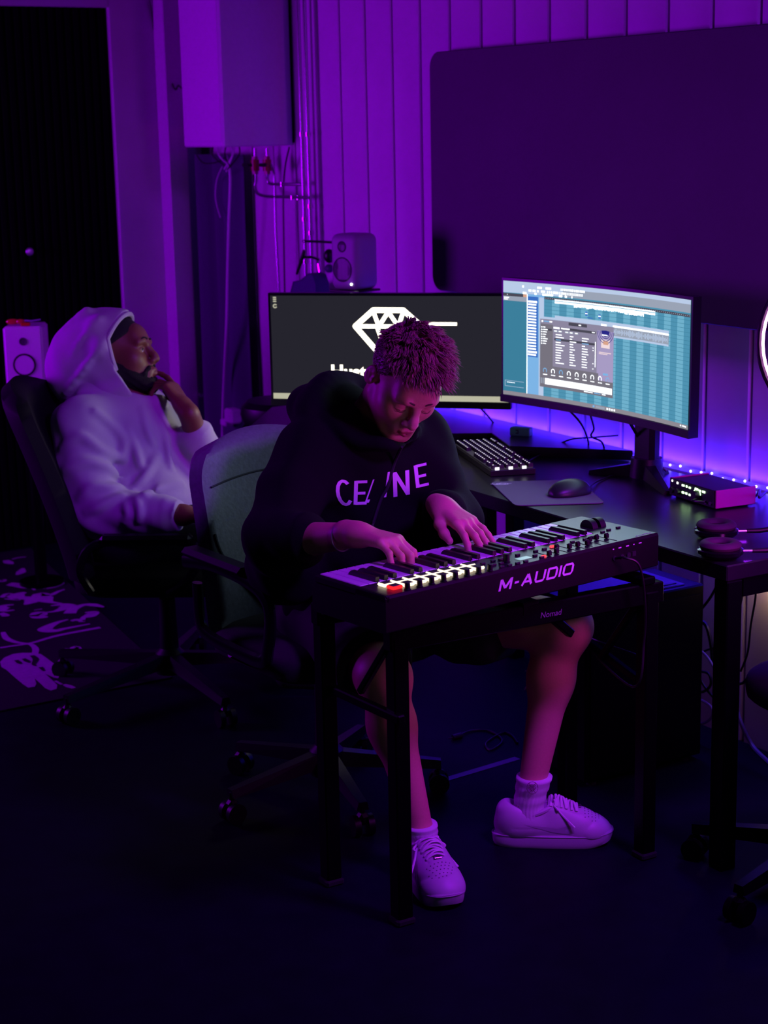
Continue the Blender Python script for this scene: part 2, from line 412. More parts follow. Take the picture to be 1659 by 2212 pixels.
pl0, pl1 = W(648, 0, -.045), W(662, 625, -.045); pr0, pr1 = W(658, 0, -.045), W(675, 625, -.045)
zc = lambda a, z: (a[0], a[1], z)
pipe('water_pipe', [zc(pl1, 2.95), zc(pl1, .78)], .0075, 'left one of the two long shiny vertical pipes on the wall', G, clamps=[zc(pl1, W(655, 290, -.045)[2]), zc(pl1, 1.38), zc(pl1, 1.22)])
pipe('water_pipe', [zc(pr1, 2.95), zc(pr1, .78)], .0075, 'right one of the two long shiny vertical pipes on the wall', G, clamps=[zc(pr1, W(668, 290, -.045)[2]), zc(pr1, 1.43), zc(pr1, 1.33)])
a = W(577, 320, -.1); e = W(652, 398, -.05)
pipe('water_pipe', [a, zc(a, W(577, 378, -.1)[2])]+[tuple(v) for v in spline([W(577, 385, -.1), W(582, 396, -.095), W(600, 398, -.09)], 5)]+[e], .0065, 'upper bent pipe running from the red valves to the long pipes', G, clamps=[W(610, 398, -.08)])
a = W(551, 320, -.1); e = W(668, 427, -.05)
pipe('water_pipe', [a, zc(a, W(551, 390, -.1)[2])]+[tuple(v) for v in spline([W(551, 400, -.1), W(556, 417, -.1), W(576, 424, -.095), W(610, 425, -.085)], 5)]+[e], .0065, 'lower bent pipe curving from the left valve to the long pipes', G, clamps=[W(632, 427, -.07), W(645, 427, -.06)])
a = W(590, 360, -.09); e = W(603, 632, -.09)
pipe('drain_pipe', [tuple(v) for v in spline([W(583, 352, -.09), W(592, 375, -.09), W(594, 420, -.09), W(596, 500, -.09), W(603, 632, -.09), W(604, 700, -.09)], 6)], .0055, 'thin shiny pipe hanging down left of the long pipes', G)
pipe('cable', [tuple(v) for v in spline([W(625, 318, -.06), W(616, 360, -.05), W(612, 420, -.05), W(613, 520, -.05), W(615, 630, -.05), W(616, 690, -.05)], 6)], .0035, 'thin dark cable hanging between the thin pipe and the long pipes', m=m_cable)
t = thing('wiring', 'tangle of cut cable ends under the boiler', 'wiring', W(480, 330, -.14)); rr = random.Random(3)
for k in range(7):
    x = 462+k*9; q = MB(); q.tube(spline([W(x, 312, -.14), W(x+rr.uniform(-6, 6), 335, -.16), W(486+rr.uniform(-14, 12), 350+rr.uniform(0, 24), -.17)], 5), .003, 6); q.build('wire', m_cabw if k % 3 else m_cable, t, world=True)
b = MB(); b.tube(spline([W(488, 335, -.155), W(497, 380, -.15), W(494, 480, -.15), W(491, 600, -.14), W(489, 700, -.14), W(482, 860, -.14), W(480, 960, -.14), W(480, 1100, -.14)], 8), .0052, 8)
o = b.build('power_cable', m_cabw, None); props(o, 'long pale cable hanging from the boiler down past the corner', 'cable')
b = MB(); b.tube(spline([W(425, 335, -.15), W(440, 352, -.16), W(470, 350, -.16), W(486, 340, -.15)], 8), .003, 6); o = b.build('loop_cable', m_cable, None); props(o, 'short black cable drooping under the left of the boiler', 'cable')
b = MB(); b.tube(spline([W(480, 360, -.15), W(468, 390, -.13), W(466, 430, -.13), W(476, 470, -.13)], 6), .0025, 6); o = b.build('thin_cable', m_cabw, None); props(o, 'thin cable tail left of the long hanging cable', 'cable')
b = MB(); b.tube(spline([(xl+.01, on(320, 0, 0, xl)[1], on(320, 0, 0, xl)[2]), (xl+.01, on(345, 80, 0, xl)[1]-.02, on(345, 80, 0, xl)[2]), (xl+.105, -.14, 1.9), W(386, 185, -.14), W(400, 200, -.2)], 8), .004, 6); o = b.build('wall_cable', m_cable, None); props(o, 'dark cable running down the post to the boiler', 'cable')
t = thing('power_adapter', 'pale power adapter at the foot of the hanging cable', 'adapter', W(503, 898, -.14)); b = MB(); b.box((0, 0, 0), (.07, .05, .06), b=.008); b.build('housing', m_white, t); b = MB(); b.box((-.06, .0, -.035), (.05, .04, .03), b=.006); b.build('plug', m_white, t)
# ------------------------------------------------------------------ big dark board on the back wall
m_board = mat('board_felt', '#4b4550', .62, var=.06, scale=5, bump=.05, spec=.35)
t = thing('wall_board', 'huge dark board with rounded corners on the panelled wall', 'board', (2.48, -.024, 1.565))
b = MB(); b.prism(rrect(-.98, -.39, .98, .39, .05, 8), 0, .028, M=Matrix.Rotation(math.pi/2, 4, 'X'), bev=.003); b.build('face', m_board, t)
b = MB(); b.box((0, .008, 0), (1.7, .028, .6)); b.build('backing', m_blackm, t)
# ------------------------------------------------------------------ desks
m_desk = mat('desk_top', '#17171b', .33, var=.12, scale=25, bump=.08, spec=.5)
t = thing('desk', 'long black desk along the back wall holding the curved monitor', 'desk', (2.8, -.34, 0))
b = MB(); b.box((2.80, -.34, .721), (1.69, .615, .038), b=.003); b.build('desk_top', m_desk, t, world=True)
for x, y in ((3.622, -.622), (3.622, -.06), (1.99, -.60), (1.99, -.06)):
    b = MB(); b.box((x, y, .351), (.046, .046, .702), b=.003); b.build('leg', m_blackm, t, world=True)
b = MB(); b.box((2.8, -.45, .68), (1.6, .03, .044)); b.box((3.622, -.34, .68), (.03, .5, .044)); b.build('rail', m_blackm, t, world=True)
t = thing('corner_desk', 'black corner desk top under the diamond-logo monitor', 'desk', (1.6, -.4, 0))
b = MB(); b.prism([(2.55, -.03), (2.27, -.275), (2.05, -.19), (1.60, -.85), (1.15, -.5), (1.15, -.03)], .7425, .772, bev=.002); b.build('desk_top', m_desk, t, world=True)
for x, y in ((1.22, -.1), (1.6, -.76), (1.9, -.1)):
    b = MB(); b.box((x, y, .37), (.04, .04, .74), b=.003); b.build('leg', m_blackm, t, world=True)
# ------------------------------------------------------------------ light strip behind the desks
t = thing('light_strip', 'blue violet light strip of small bright dots along the wall behind the desk', 'light strip', (2.4, -.01, .745))
b = MB(); b.box((2.4, -.004, .745), (2.5, .004, .012)); b.build('tape', mat('strip_tape', '#5540d0', .5, emit=(.06, .02, 1.), es=2.), t, world=True)
b = MB(); b.ball((0, 0, 0), (.0038, .0035, .0038), 8); led = b.build('led', glow('led_dot', (.38, .30, 1.), 7.), t); led.location = (-1.22, -.001, .004)
for k in range(1, 56): place(led, t, (-1.22+k*.0446, -.001, .004+.004*((k*7) % 3-1)))
# ------------------------------------------------------------------ monitors
m_bez = mat('monitor_bezel', '#08080a', .35)
S = {n: glow('screen_'+n, c, e) for n, c, e in (('bg', '#25242d', 1), ('logo', '#fff6dc', 3.), ('bar', '#b9b7a0', 1), ('teal', '#4f93b2', 1), ('teal2', '#6fb0cc', 1), ('tealdark', '#3c7f9c', 1), ('line', '#3f7f9b', 1), ('pale', '#b9cbe8', 1), ('white', '#f2f8ff', 1.8),
     ('win', '#8d87a0', 1), ('win2', '#77737f', 1), ('win3', '#a79bc4', 1), ('dark', '#4c4a58', 1), ('blue', '#3b6fc4', 1), ('navy', '#2b2a86', 1), ('orange', '#d9a48c', 1), ('grey', '#9aa3b5', 1), ('sky', '#7db4e6', 1), ('pink', '#f3dcdf', 1), ('task', '#8e8a94', 1))}
SN = list(S)
class Screen:   # flat pictures on a (curved) panel, u,v from the top left in 0..1
    def __init__(s, w, h, sag): s.w, s.h, s.sag, s.b, s.k = w, h, sag, MB(), 0
    def P(s, u, v, d=0.): x = (u-.5)*s.w; return (x, -s.sag*(2*u-1)**2-d, (.5-v)*s.h)
    def rect(s, u0, v0, u1, v1, m, lay=1):
        n = max(1, int(abs(u1-u0)*16)); d = .0003*lay; vs = []; fs = []
        for i in range(n+1):
            u = u0+(u1-u0)*i/n; vs += [s.P(u, v0, d), s.P(u, v1, d)]
        for i in range(n): fs.append((2*i, 2*i+1, 2*i+3, 2*i+2))
        s.b.add(vs, fs, m=SN.index(m))
    def poly(s, pts, m, lay=1): s.b.add([s.P(u, v, .0003*lay) for u, v in pts], [tuple(range(len(pts)))], m=SN.index(m))
    def ring(s, u, v, r, w, a0, a1, m, lay=3, n=14):
        asp = s.w/s.h
        for i in range(n):
            t0, t1 = [math.radians(a0+(a1-a0)*(i+j)/n) for j in (0, 1)]
            s.poly([(u+r*math.cos(t0)/asp, v+r*math.sin(t0)), (u+r*math.cos(t1)/asp, v+r*math.sin(t1)), (u+(r-w)*math.cos(t1)/asp, v+(r-w)*math.sin(t1)), (u+(r-w)*math.cos(t0)/asp, v+(r-w)*math.sin(t0))], m, lay)
    def stroke(s, u0, v0, u1, v1, w, m, lay=1):
        asp = s.w/s.h; dx, dy = (u1-u0)*asp, v1-v0; L = math.hypot(dx, dy); nx, ny = -dy/L*w/2, dx/L*w/2
        s.poly([(u0+nx/asp, v0+ny), (u0-nx/asp, v0-ny), (u1-nx/asp, v1-ny), (u1+nx/asp, v1+ny)], m, lay)
def monitor(label, M, w, h, sag, zdesk, foot):
    t = thing('monitor', label, 'monitor', M=M)
    def shell(x0, x1, z0, z1, y0, y1, n=18):
        q = MB(); vs = []; fs = []
        for i in range(n+1):
            x = x0+(x1-x0)*i/n; c = -sag*(2*x/w)**2
            vs += [(x, y0+c, z0), (x, y0+c, z1), (x, y1+c, z1), (x, y1+c, z0)]
        for i in range(n):
            for k in range(4): fs.append((4*i+k, 4*i+(k+1) % 4, 4*i+4+(k+1) % 4, 4*i+4+k))
        fs += [(3, 2, 1, 0), (4*n, 4*n+1, 4*n+2, 4*n+3)]; q.add(vs, [f[::-1] for f in fs]); return q
    W2, H2 = w/2, h/2
    q = shell(-W2-.008, W2+.008, -H2-.022, H2+.008, .0015, .03); q.build('housing', m_bez, t)
    q = shell(-W2-.008, W2+.008, -H2-.022, -H2-.001, -.004, .002); q.build('chin', m_bez, t)
    q = MB(); q.box((0, .05, 0), (.30, .05, .2), b=.02); q.build('back_cover', m_black, t)
    zf = zdesk-M.translation.z
    q = MB()
    if foot == 'v': q.box((.03, .15, zf/2+.02), (.085, .04, -zf+.06), b=.012); q.box((.02, .10, .02), (.09, .12, .09), b=.012)
    else: q.box((.0, .095, zf/2+.02), (.05, .035, -zf+.05), b=.006)
    q.build('stand_neck', m_black, t)
    q = MB()
    if foot == 'v':
        for ex, ey in ((.255, .03), (-.10, .05), (.03, .225)):
            d = np.array([ex-.03, ey-.15, 0.]); L = np.linalg.norm(d); M0 = frame((.03, .15, zf), d, (0, 0, 1)); q.add([(0, -.024, 0), (L, -.013, 0), (L, .013, 0), (0, .024, 0), (0, -.017, .045), (L, -.006, .010), (L, .006, .010), (0, .017, .045)], [(3, 2, 1, 0), (4, 5, 6, 7), (0, 1, 5, 4), (1, 2, 6, 5), (2, 3, 7, 6), (3, 0, 4, 7)], M0)
        q.cyl((.03, .15, zf+.001), (.03, .15, zf+.055), .05, .044, 20)
    else: q.box((0, .07, zf+.007), (.24, .18, .012), b=.004)
    q.build('stand_foot', m_black, t); return t
def screen_light(M, w, h, col, power, turn=0., spread=150):   # the light the lit screen throws into the room
    o = area('screen_light', (0, 0, 0), (0, -1, 0), w, h, col, power, spread); o.matrix_world = M @ Matrix.Translation((0, -.035, 0)) @ Matrix.Rotation(turn, 4, 'Z') @ Matrix.Rotation(-math.pi/2, 4, 'X')
# diamond-logo monitor in the corner
c = np.array([1.765, -.392, 1.0275]); n = np.array([.712, -.702, 0]); xax = np.array([.702, .712, 0])
M = Matrix([[xax[0], -n[0], 0, c[0]], [xax[1], -n[1], 0, c[1]], [0, 0, 1, c[2]], [0, 0, 0, 1]])
t = monitor('wide black monitor showing a white diamond logo behind the player', M, .775, .335, .0, .772, 'plate')
sc = Screen(.775, .335, .0); sc.rect(0, 0, 1, 1, 'bg', 0); sc.rect(0, .945, 1, 1, 'bar', 1)
for v in (.012, .03, .05): sc.rect(.012, v, .026, v+.012, 'bar', 2)
sc.ring(.02, .10, .022, .012, 20, 330, 'bar', 2)
D = dict(A=(.363, .29), B=(.441, .135), Cc=(.567, .135), Dd=(.645, .29), E=(.504, .66), f=(.415, .29), g=(.593, .29), h=(.504, .135))
for a_, b_ in (('A', 'B'), ('B', 'Cc'), ('Cc', 'Dd'), ('Dd', 'E'), ('E', 'A')): sc.stroke(*D[a_], *D[b_], .052, 'logo', 2)
for a_ in 'ABE': sc.ring(*D[a_], .026, .026, 0, 360, 'logo', 2)
for a_ in ('Cc', 'Dd'): sc.ring(*D[a_], .026, .026, 0, 360, 'logo', 2)
sc.stroke(*D['A'], .645, .29, .04, 'logo', 2)
sc.stroke(.645, .262, .79, .262, .03, 'logo', 2)
u = [(.455, .29), (.53, .29)]
sc.stroke(.441, .15, .463, .29, .04, 'logo', 2); sc.stroke(.463, .29, .504, .15, .04, 'logo', 2); sc.stroke(.504, .15, .545, .29, .04, 'logo', 2); sc.stroke(.545, .29, .567, .15, .04, 'logo', 2)
sc.stroke(.455, .29, .504, .64, .04, 'logo', 2); sc.stroke(.553, .29, .504, .64, .04, 'logo', 2)
v_, f_ = text('Hust', .3, 0, bold=.010); v_ = v_[:, :2]*.20; 
sc.b.add([sc.P(.328+x/.775, .735-y/.335, .0006) for x, y in v_], [tuple(f) for f in f_], m=SN.index('logo'))
sc.rect(.975, .955, .99, .985, 'white', 3)
sc.b.build('screen_image', list(S.values()), t, smooth=False); screen_light(M, .4, .25, (1., .95, .84), 1.7, math.radians(-35), 120)
# curved monitor with the music program
w2, h2 = .797, .333
M = Matrix.Translation((2.72, -.287, 1.1085)) @ Matrix.Rotation(math.radians(1.5), 4, 'Z') @ Matrix.Rotation(math.radians(-.5), 4, 'X')
t = monitor('wide curved monitor showing a blue music program', M, w2, h2, .036, .74, 'v')
sc = Screen(w2, h2, .036); R = sc.rect; rr = random.Random(5)
R(0, 0, 1, 1, 'teal', 0); R(0, .965, 1, 1, 'task', 1); R(0, 0, 1, .035, 'pale', 1); R(0, .035, 1, .10, 'grey', 1); R(0, 0, .3, .10, 'pale', 2)
for k in range(46):
    u_ = .09+.32*rr.random(); v0 = rr.choice((.03, .06, .085)); R(u_, v0, u_+rr.uniform(.004, .016), v0+.018, 'white', 3)
for k in range(18): R(.22+k*.0105, .06, .226+k*.0105, .08, 'white', 4); R(.29+k*.007, .03, .294+k*.007, .048, 'white', 4)
R(0, .105, .118, .13, 'dark', 3); R(.1, .105, .118, .13, 'orange', 4); R(0, .13, .118, .17, 'grey', 3); R(.005, .14, .05, .148, 'white', 4); R(.005, .155, .03, .162, 'white', 4)
for k in range(4): R(.02+k*.02, .113, .034+k*.02, .122, 'white', 4)
R(0, .17, .118, .965, 'tealdark', 2); R(.118, .10, .122, .965, 'white', 3); R(.122, .10, .205, .965, 'sky', 2); R(.122, .12, .175, .64, 'blue', 3); R(.18, .12, .205, .965, 'pale', 4)
for k in range(19): R(.125, .155+k*.0255, .17 if k in (0, 17) else .166, .168+k*.0255+(.004 if k in (0, 17) else 0), 'white', 4)
R(.01, .87, .105, .873, 'pale', 4); R(.01, .92, .105, .923, 'pale', 4); R(.01, .87, .012, .923, 'pale', 4); R(.02, .885, .06, .889, 'white', 4)
u0 = .207
for k in range(21):
    if k % 2: R(u0+k*.0378, .12, min(1, u0+(k+1)*.0378), .965, 'teal2', 1)
for k in range(26): R(u0, .155+k*.0315, 1, .158+k*.0315, 'line', 2)
R(u0, .112, 1, .132, 'dark', 3)
for k in range(70): R(u0+.005+k*.0113, .119, u0+.010+k*.0113, .124, 'grey', 4)
R(.26, .125, .8, .136, 'white', 4); R(.26, .142, .8, .158, 'white', 4)
for k in range(60): h_ = rr.uniform(.008, .02); R(.36+k*.006, .158, .3655+k*.006, .158+h_, 'white', 5)
for k in range(18): R(.63+k*.006, .158, .6355+k*.006, .158+rr.uniform(.01, .03), 'white', 5)
for u_, v0 in ((.42, .2), (.49, .21)): R(u_, v0, u_+.012, v0+.035, 'blue', 4); R(u_, v0+.012, u_+.012, v0+.02, 'white', 5)
R(.43, .245, .46, .252, 'blue', 4); R(.43, .262, .46, .269, 'white', 5)
R(.262, .262, .88, .285, 'pale', 5); R(.5, .285, .88, .375, 'grey', 5); R(.5, .285, .88, .30, 'white', 6); R(.5, .37, .88, .385, 'pale', 6)
for k in range(70): q_ = rr.uniform(.004, .03); R(.505+k*.0053, .335-q_, .508+k*.0053, .335+q_, 'pale', 6)
# the instrument window
x0, x1, y0, y1 = .188, .575, .30, .885; R(x0, y0-.02, x1, y0, 'pale', 6); R(x0, y0, x1, y1, 'win2', 7)
U = lambda a: x0+(x1-x0)*a
V = lambda a: y0+(y1-y0)*a
def r(a, b_, c_, d_, m, l=8): R(U(a), V(b_), U(c_), V(d_), m, l)
r(0, 0, 1, .07, 'win'); r(.17, .07, .77, .68, 'win'); r(.77, .07, 1, .78, 'win3'); r(0, .68, 1, .86, 'win2'); r(.02, .02, .04, .045, 'white', 9); r(.05, .022, .12, .04, 'sky', 9); r(.125, .022, .16, .04, 'white', 9)
r(.38, .01, .63, .055, 'dark', 9); r(.47, .025, .55, .042, 'white', 10)
for k, v0 in enumerate((.11, .145, .18, .215, .25, .28, .315, .35)):
    r(.015, v0, .03, v0+.018, 'white', 9); r(.04, v0, .07+.02*((k*3) % 4)/2, v0+.014, 'white', 9)
r(.0, .135, .155, .165, 'dark', 8); r(.18, .1, .26, .125, 'white', 10); r(.28, .1, .4, .12, 'white', 10); r(.27, .095, .75, .13, 'dark', 9); r(.70, .105, .74, .118, 'white', 10)
for k, a_ in enumerate((.18, .24, .33, .39, .46)): r(a_, .145, a_+.055, .172, 'grey', 9); r(a_+.01, .15, a_+.045, .164, 'white', 10)
r(.19, .262, .75, .295, 'dark', 9)
for k in range(12):
    v0 = .20+k*.0375; c3_ = 'sky' if k == 2 else 'white'
    r(.21, v0, .21+rr.uniform(.05, .12), v0+.013, c3_, 10); r(.40, v0+.005, .40+rr.uniform(.03, .09), v0+.018, 'white', 10); r(.565, v0+.008, .565+rr.uniform(.03, .11), v0+.021, c3_, 10)
    if k in (3, 4, 9, 11): r(.712, v0+.012, .727, v0+.024, 'white', 10)
r(.745, .24, .755, .6, 'white', 10)
for j in range(3): sc.ring(U(.89), V(.06), .07+.02*j, .006, 5, 175, 'navy', 11)
sc.ring(U(.89), V(.06), .055, .055, 5, 175, 'navy', 11); r(.84, .12, .92, .135, 'white', 12); r(.83, .19, .95, .31, 'pink', 10); r(.86, .21, .93, .26, 'orange', 11)
r(.80, .37, .97, .382, 'pink', 10); r(.80, .39, .92, .402, 'pink', 10); r(.86, .665, .93, .695, 'sky', 10)
for k in range(9):
    a_ = .07+k*.107; m_ = 'sky' if k in (0, 2, 8) else 'white'
    sc.ring(U(a_), V(.755), .024, .008, 140, 400, m_, 10); r(a_-.025, .805, a_+.03, .818, 'white', 10)
r(.07, .865, .99, .955, 'white', 10); r(.015, .865, .03, .95, 'grey', 10); r(.04, .865, .055, .95, 'grey', 10)
for k in range(60):
    if k % 7 in (0, 1, 3, 4, 5): r(.08+k*.0151, .868, .083+k*.0151, .915, 'win2', 11)
r(.6, .965, .72, .978, 'white', 10); r(.74, .965, .83, .978, 'sky', 10); r(.85, .965, .9, .978, 'white', 10)
R(.465, .972, .475, .99, 'sky', 3); R(.48, .972, .53, .992, 'grey', 3)
for k in range(4): R(.54+k*.013, .974, .548+k*.013, .99, 'white', 3)
R(.955, .974, .962, .985, 'white', 3); R(.968, .974, .99, .985, 'white', 3)
sc.b.build('screen_image', list(S.values()), t, smooth=False); screen_light(M, w2*.9, h2*.9, (.60, .85, 1.), 1.5)
v_, f_ = text('ASUS', .013, .0003); M2 = Matrix.Translation((-.02, -.0048, -h2/2-.0115)) @ Matrix.Rotation(math.pi/2, 4, 'X')
b = MB(); b.add(v_, f_, M2); b.build('logo', mat('grey_print', '#3d3d44', .4), t, smooth=False)
b = MB(); b.box((w2*.44, -.026, -h2/2-.0115), (.006, .003, .003)); b.build('power_light', glow('led_white', (.8, .8, 1), 3), t)
# ------------------------------------------------------------------ small things on the desks
Z1 = .740
o0 = np.array([2.494, -.499]); Lx = np.array([-.944, .331]); Wy = np.array([.331, .944])
t = thing('computer_keyboard', 'black backlit computer keyboard at the front of the desk', 'keyboard', M=Matrix([[Lx[0], -Wy[0], 0, o0[0]], [Lx[1], -Wy[1], 0, o0[1]], [0, 0, 1, Z1], [0, 0, 0, 1]]))
KL, KW = .44, .132     # local x runs along the long side from the right front corner, local -y goes back
b = MB(); b.prism([(0, 0), (KL, 0), (KL, -KW), (0, -KW)], 0, .018, bev=.002); b.build('case', m_black, t)
b = MB(); b.box((KL/2, -KW/2, .0195), (KL-.012, KW-.012, .002)); b.build('backlight_plate', mat('key_plate', '#17171a', .5, emit=(.8, .72, 1.), es=.05), t)
m_key = mat('keycap', '#121214', .5); kb = MB(); q = .0155/2; tq = .0125/2
kb.add([(-q, -q, 0), (q, -q, 0), (q, q, 0), (-q, q, 0), (-tq, -tq, .011), (tq, -tq, .011), (tq, tq, .011), (-tq, tq, .011)], [(3, 2, 1, 0), (0, 1, 5, 4), (1, 2, 6, 5), (2, 3, 7, 6), (3, 0, 4, 7)], m=0); kb.add([(-tq, -tq, .011), (tq, -tq, .011), (tq, tq, .011), (-tq, tq, .011)], [(0, 1, 2, 3)], m=0)
kb.add([(-.0032, .0015, .0113), (.0032, .0015, .0113), (.0032, .0048, .0113), (-.0032, .0048, .0113)], [(0, 1, 2, 3)], m=1)
kme = None; lit = glow('key_legend', (.95, .9, 1.), 1.6)
for row in range(6):
    for col in range(22):
        if col == 4 or (row == 0 and col in (8, 13, 18)) or (row in (1, 3) and 3 < col < 5) or (row == 5 and 10 < col < 15) or (row == 5 and col == 1): continue
        x, y = .015+col*.0195, -.014-(5-row)*.0205-(.004 if row == 0 else 0)
        if kme is None: key = kb.build('key', [m_key, lit], t, smooth=False); key.location = (x, y, .0205); kme = key
        else: place(kme, t, (x, y, .0205))
b = MB(); b.box((.004, -.02, .022), (.004, .012, .008)); b.box((.004, -.06, .022), (.004, .012, .008)); b.box((.004, -.1, .022), (.004, .012, .008)); b.build('edge_light', glow('key_edge', (.9, .85, 1), 1.5), t)
b = MB(); b.tube(spline([on(1135, 1000, 2, .755), on(1180, 975, 2, .75), on(1230, 950, 2, .78), on(1280, 945, 2, .79), on(1345, 940, 2, .80)], 8), .0025, 6); o = b.build('keyboard_cable', m_cable, None); props(o, 'thin black cable from the computer keyboard to the curved monitor', 'cable')
t = thing('mouse_mat', 'dark grey mouse mat overhanging the desk edge', 'mouse mat', (2.75, -.5, Z1))
P4 = np.array([on(1059, 1041, 2, .743)[:2], on(1112, 1092, 2, .743)[:2], on(1307, 1086, 2, .743)[:2], on(1248, 1036, 2, .743)[:2]]); ce = P4.mean(0); pl = []
for i in range(4):
    a_, b_, c_ = P4[i-1], P4[i], P4[(i+1) % 4]; d0 = (a_-b_)/np.linalg.norm(a_-b_); d1 = (c_-b_)/np.linalg.norm(c_-b_)
    for k in range(6):
        s_ = k/5; pl.append(b_+(d0*(1-s_)**2+d1*s_**2)*.022)
b = MB(); b.prism(pl, Z1+.0006, Z1+.0036, bev=.0006); b.build('cloth', mat('mat_cloth', '#66646e', .8, bump=.3, scale=900), t, world=True)
q0 = on(1085, 1045, 2, .744); b = MB(); d0 = _on(P4[1]-P4[0]); 
Mx = frame((q0[0], q0[1], Z1+.0037), (*_on(P4[3]-P4[0]), 0), (0, 0, 1))
for rx, ry, wq in ((.016, .011, .0022), (.009, .006, .0018)):
    b.tube([(rx*math.cos(a_), ry*math.sin(a_), 0) for a_ in np.linspace(0, 6.283, 21)[:-1]], wq, 4, closed=True, flat=.1, M=Mx)
b.tube([(-.028, .01, 0), (-.012, -.012, 0)], .0014, 4, flat=.1, M=Mx); b.tube([(-.032, .004, 0), (-.02, -.012, 0)], .0014, 4, flat=.1, M=Mx); b.tube([(.016, 0, 0), (.026, .004, 0)], .0016, 4, flat=.1, M=Mx)
b.build('logo', mat('mat_print', '#d8d6e0', .6), t, world=True)
# mouse
p = on(1222, 1068, 2, .745); t = thing('mouse', 'black computer mouse on the grey mouse mat', 'mouse', (p[0], p[1]+.01, Z1+.0042), rz=math.radians(78))
F = Field(); F.ell((0, 0, .004), (.060, .033, .038), k=.01); F.ell((.02, 0, .004), (.04, .028, .028), k=.02); F.ell((-.02, -.022, .004), (.035, .016, .016), k=.02)
F.add(lambda P: -(P[..., 2]), (-.1, -.1, -.1), (.1, .1, .1), .001, 'i'); v_, f_ = F.mesh(.0025); v_ = relax(v_, f_, 2)
M0 = XF[t.name]; fmesh('shell', np.array([mp(M0, x) for x in v_]), f_, mat('mouse_shell', '#24242a', .38), t)
b = MB(); b.cyl((.038, -.003, .022), (.038, .003, .022), .009, n=16); b.build('wheel', m_dark, t)
b = MB(); b.box((-.012, 0, .0385), (.012, .008, .0012), M=Matrix.Rotation(.1, 4, 'Y'), b=.0005); b.build('logo_light', glow('mouse_logo', (.25, .4, 1.), 2.), t)
b = MB(); b.tube(spline([mp(M0, (.058, 0, .012)), on(1290, 1040, 2, .745), on(1340, 1022, 2, .744), on(1400, 1012, 2, .744), on(1420, 1008, 2, .744)], 8), .0022, 6); o = b.build('mouse_cable', m_cable, None); props(o, 'thin black mouse cable running back across the desk', 'cable')
# green box
p = on(1126, 941, 2, .772); t = thing('green_box', 'small green box on the corner desk by the light strip', 'box', (p[0], p[1], .7725), rz=math.radians(32))
b = MB(); b.box((0, 0, .013), (.066, .03, .026), b=.002); b.build('carton', mat('green_card', '#4be07c', .5), t)
b = MB(); b.tube([(-.012, -.0154, .018), (-.004, -.0154, .018), (-.004, -.0154, .009), (-.012, -.0154, .009)], .0016, 5); b.build('mark', m_black, t)
# audio interface
rzA = math.radians(-6); e0 = np.array([2.995, -.262]); t = thing('audio_interface', 'small black and red audio box with glowing buttons on the desk', 'audio interface', (e0[0], e0[1], Z1), rz=rzA)
m_side = mat('red_aluminium', '#c81e96', .35)
b = MB(); b.box((.1, .062, .028), (.2, .12, .042), b=.003); b.build('case', mat('interface_case', '#241020', .35, metal=.3), t)
b = MB(); b.box((.1, .0, .028), (.2, .006, .046), b=.001); b.build('front_plate', m_black, t)
for x in (-.0022, .2022): b = MB(); b.box((x, .062, .028), (.005, .124, .047), b=.001); b.build('side_panel', m_side, t)
lg = glow('green_led', (.55, 1., .45), 5.); lw = glow('pale_led', (1., .9, .95), 4.)
for x, z, w_, m_ in ((.012, .045, .005, lw), (.036, .043, .007, lw), (.062, .041, .012, lg), (.078, .041, .007, lg), (.092, .040, .008, lg), (.062, .022, .011, lg), (.077, .022, .009, lg), (.092, .021, .008, lg), (.122, .042, .014, lg), (.138, .040, .008, lg), (.154, .040, .013, lg)):
    q = MB(); q.box((x, -.0035, z), (w_, .002, .0055), b=.0008); q.build('button_light', m_, t)
b = MB(); b.cyl((.125, -.003, .027), (.125, -.016, .027), .0125, .011, 24); b.build('dial', m_black, t)
b = MB(); b.tube([(.125+.0155*math.cos(a_), -.0036, .027+.0155*math.sin(a_)) for a_ in np.linspace(.1, 2.9, 16)], .0011, 5); b.build('dial_ring', lg, t)
for x in (.02, .045): b = MB(); b.cyl((x, -.003, .022), (x, -.014, .022), .008, n=18); b.build('dial', m_black, t)
for x in (.165, .185): b = MB(); b.cyl((x, -.003, .016), (x, -.006, .016), .006, n=16); b.build('jack', m_chrome, t)
for x in (.02, .18): b = MB(); b.box((x, .06, .002), (.02, .1, .004)); b.build('rubber_foot', m_dark, t)
M0 = XF[t.name]
b = MB(); b.tube(spline([mp(M0, (.165, -.008, .016)), mp(M0, (.15, -.035, .02)), on(1535, 1072, 2, .752), on(1545, 1090, 2, .744), on(1600, 1085, 2, .744), on(1632, 1072, 2, .75), on(1641, 1058, 2, .765), on(1640, 1075, 2, .77), on(1655, 1062, 2, .76)], 8), .0034, 8); o = b.build('headphone_cable', m_cable, None); props(o, 'black cable looping in front of the audio box', 'cable')
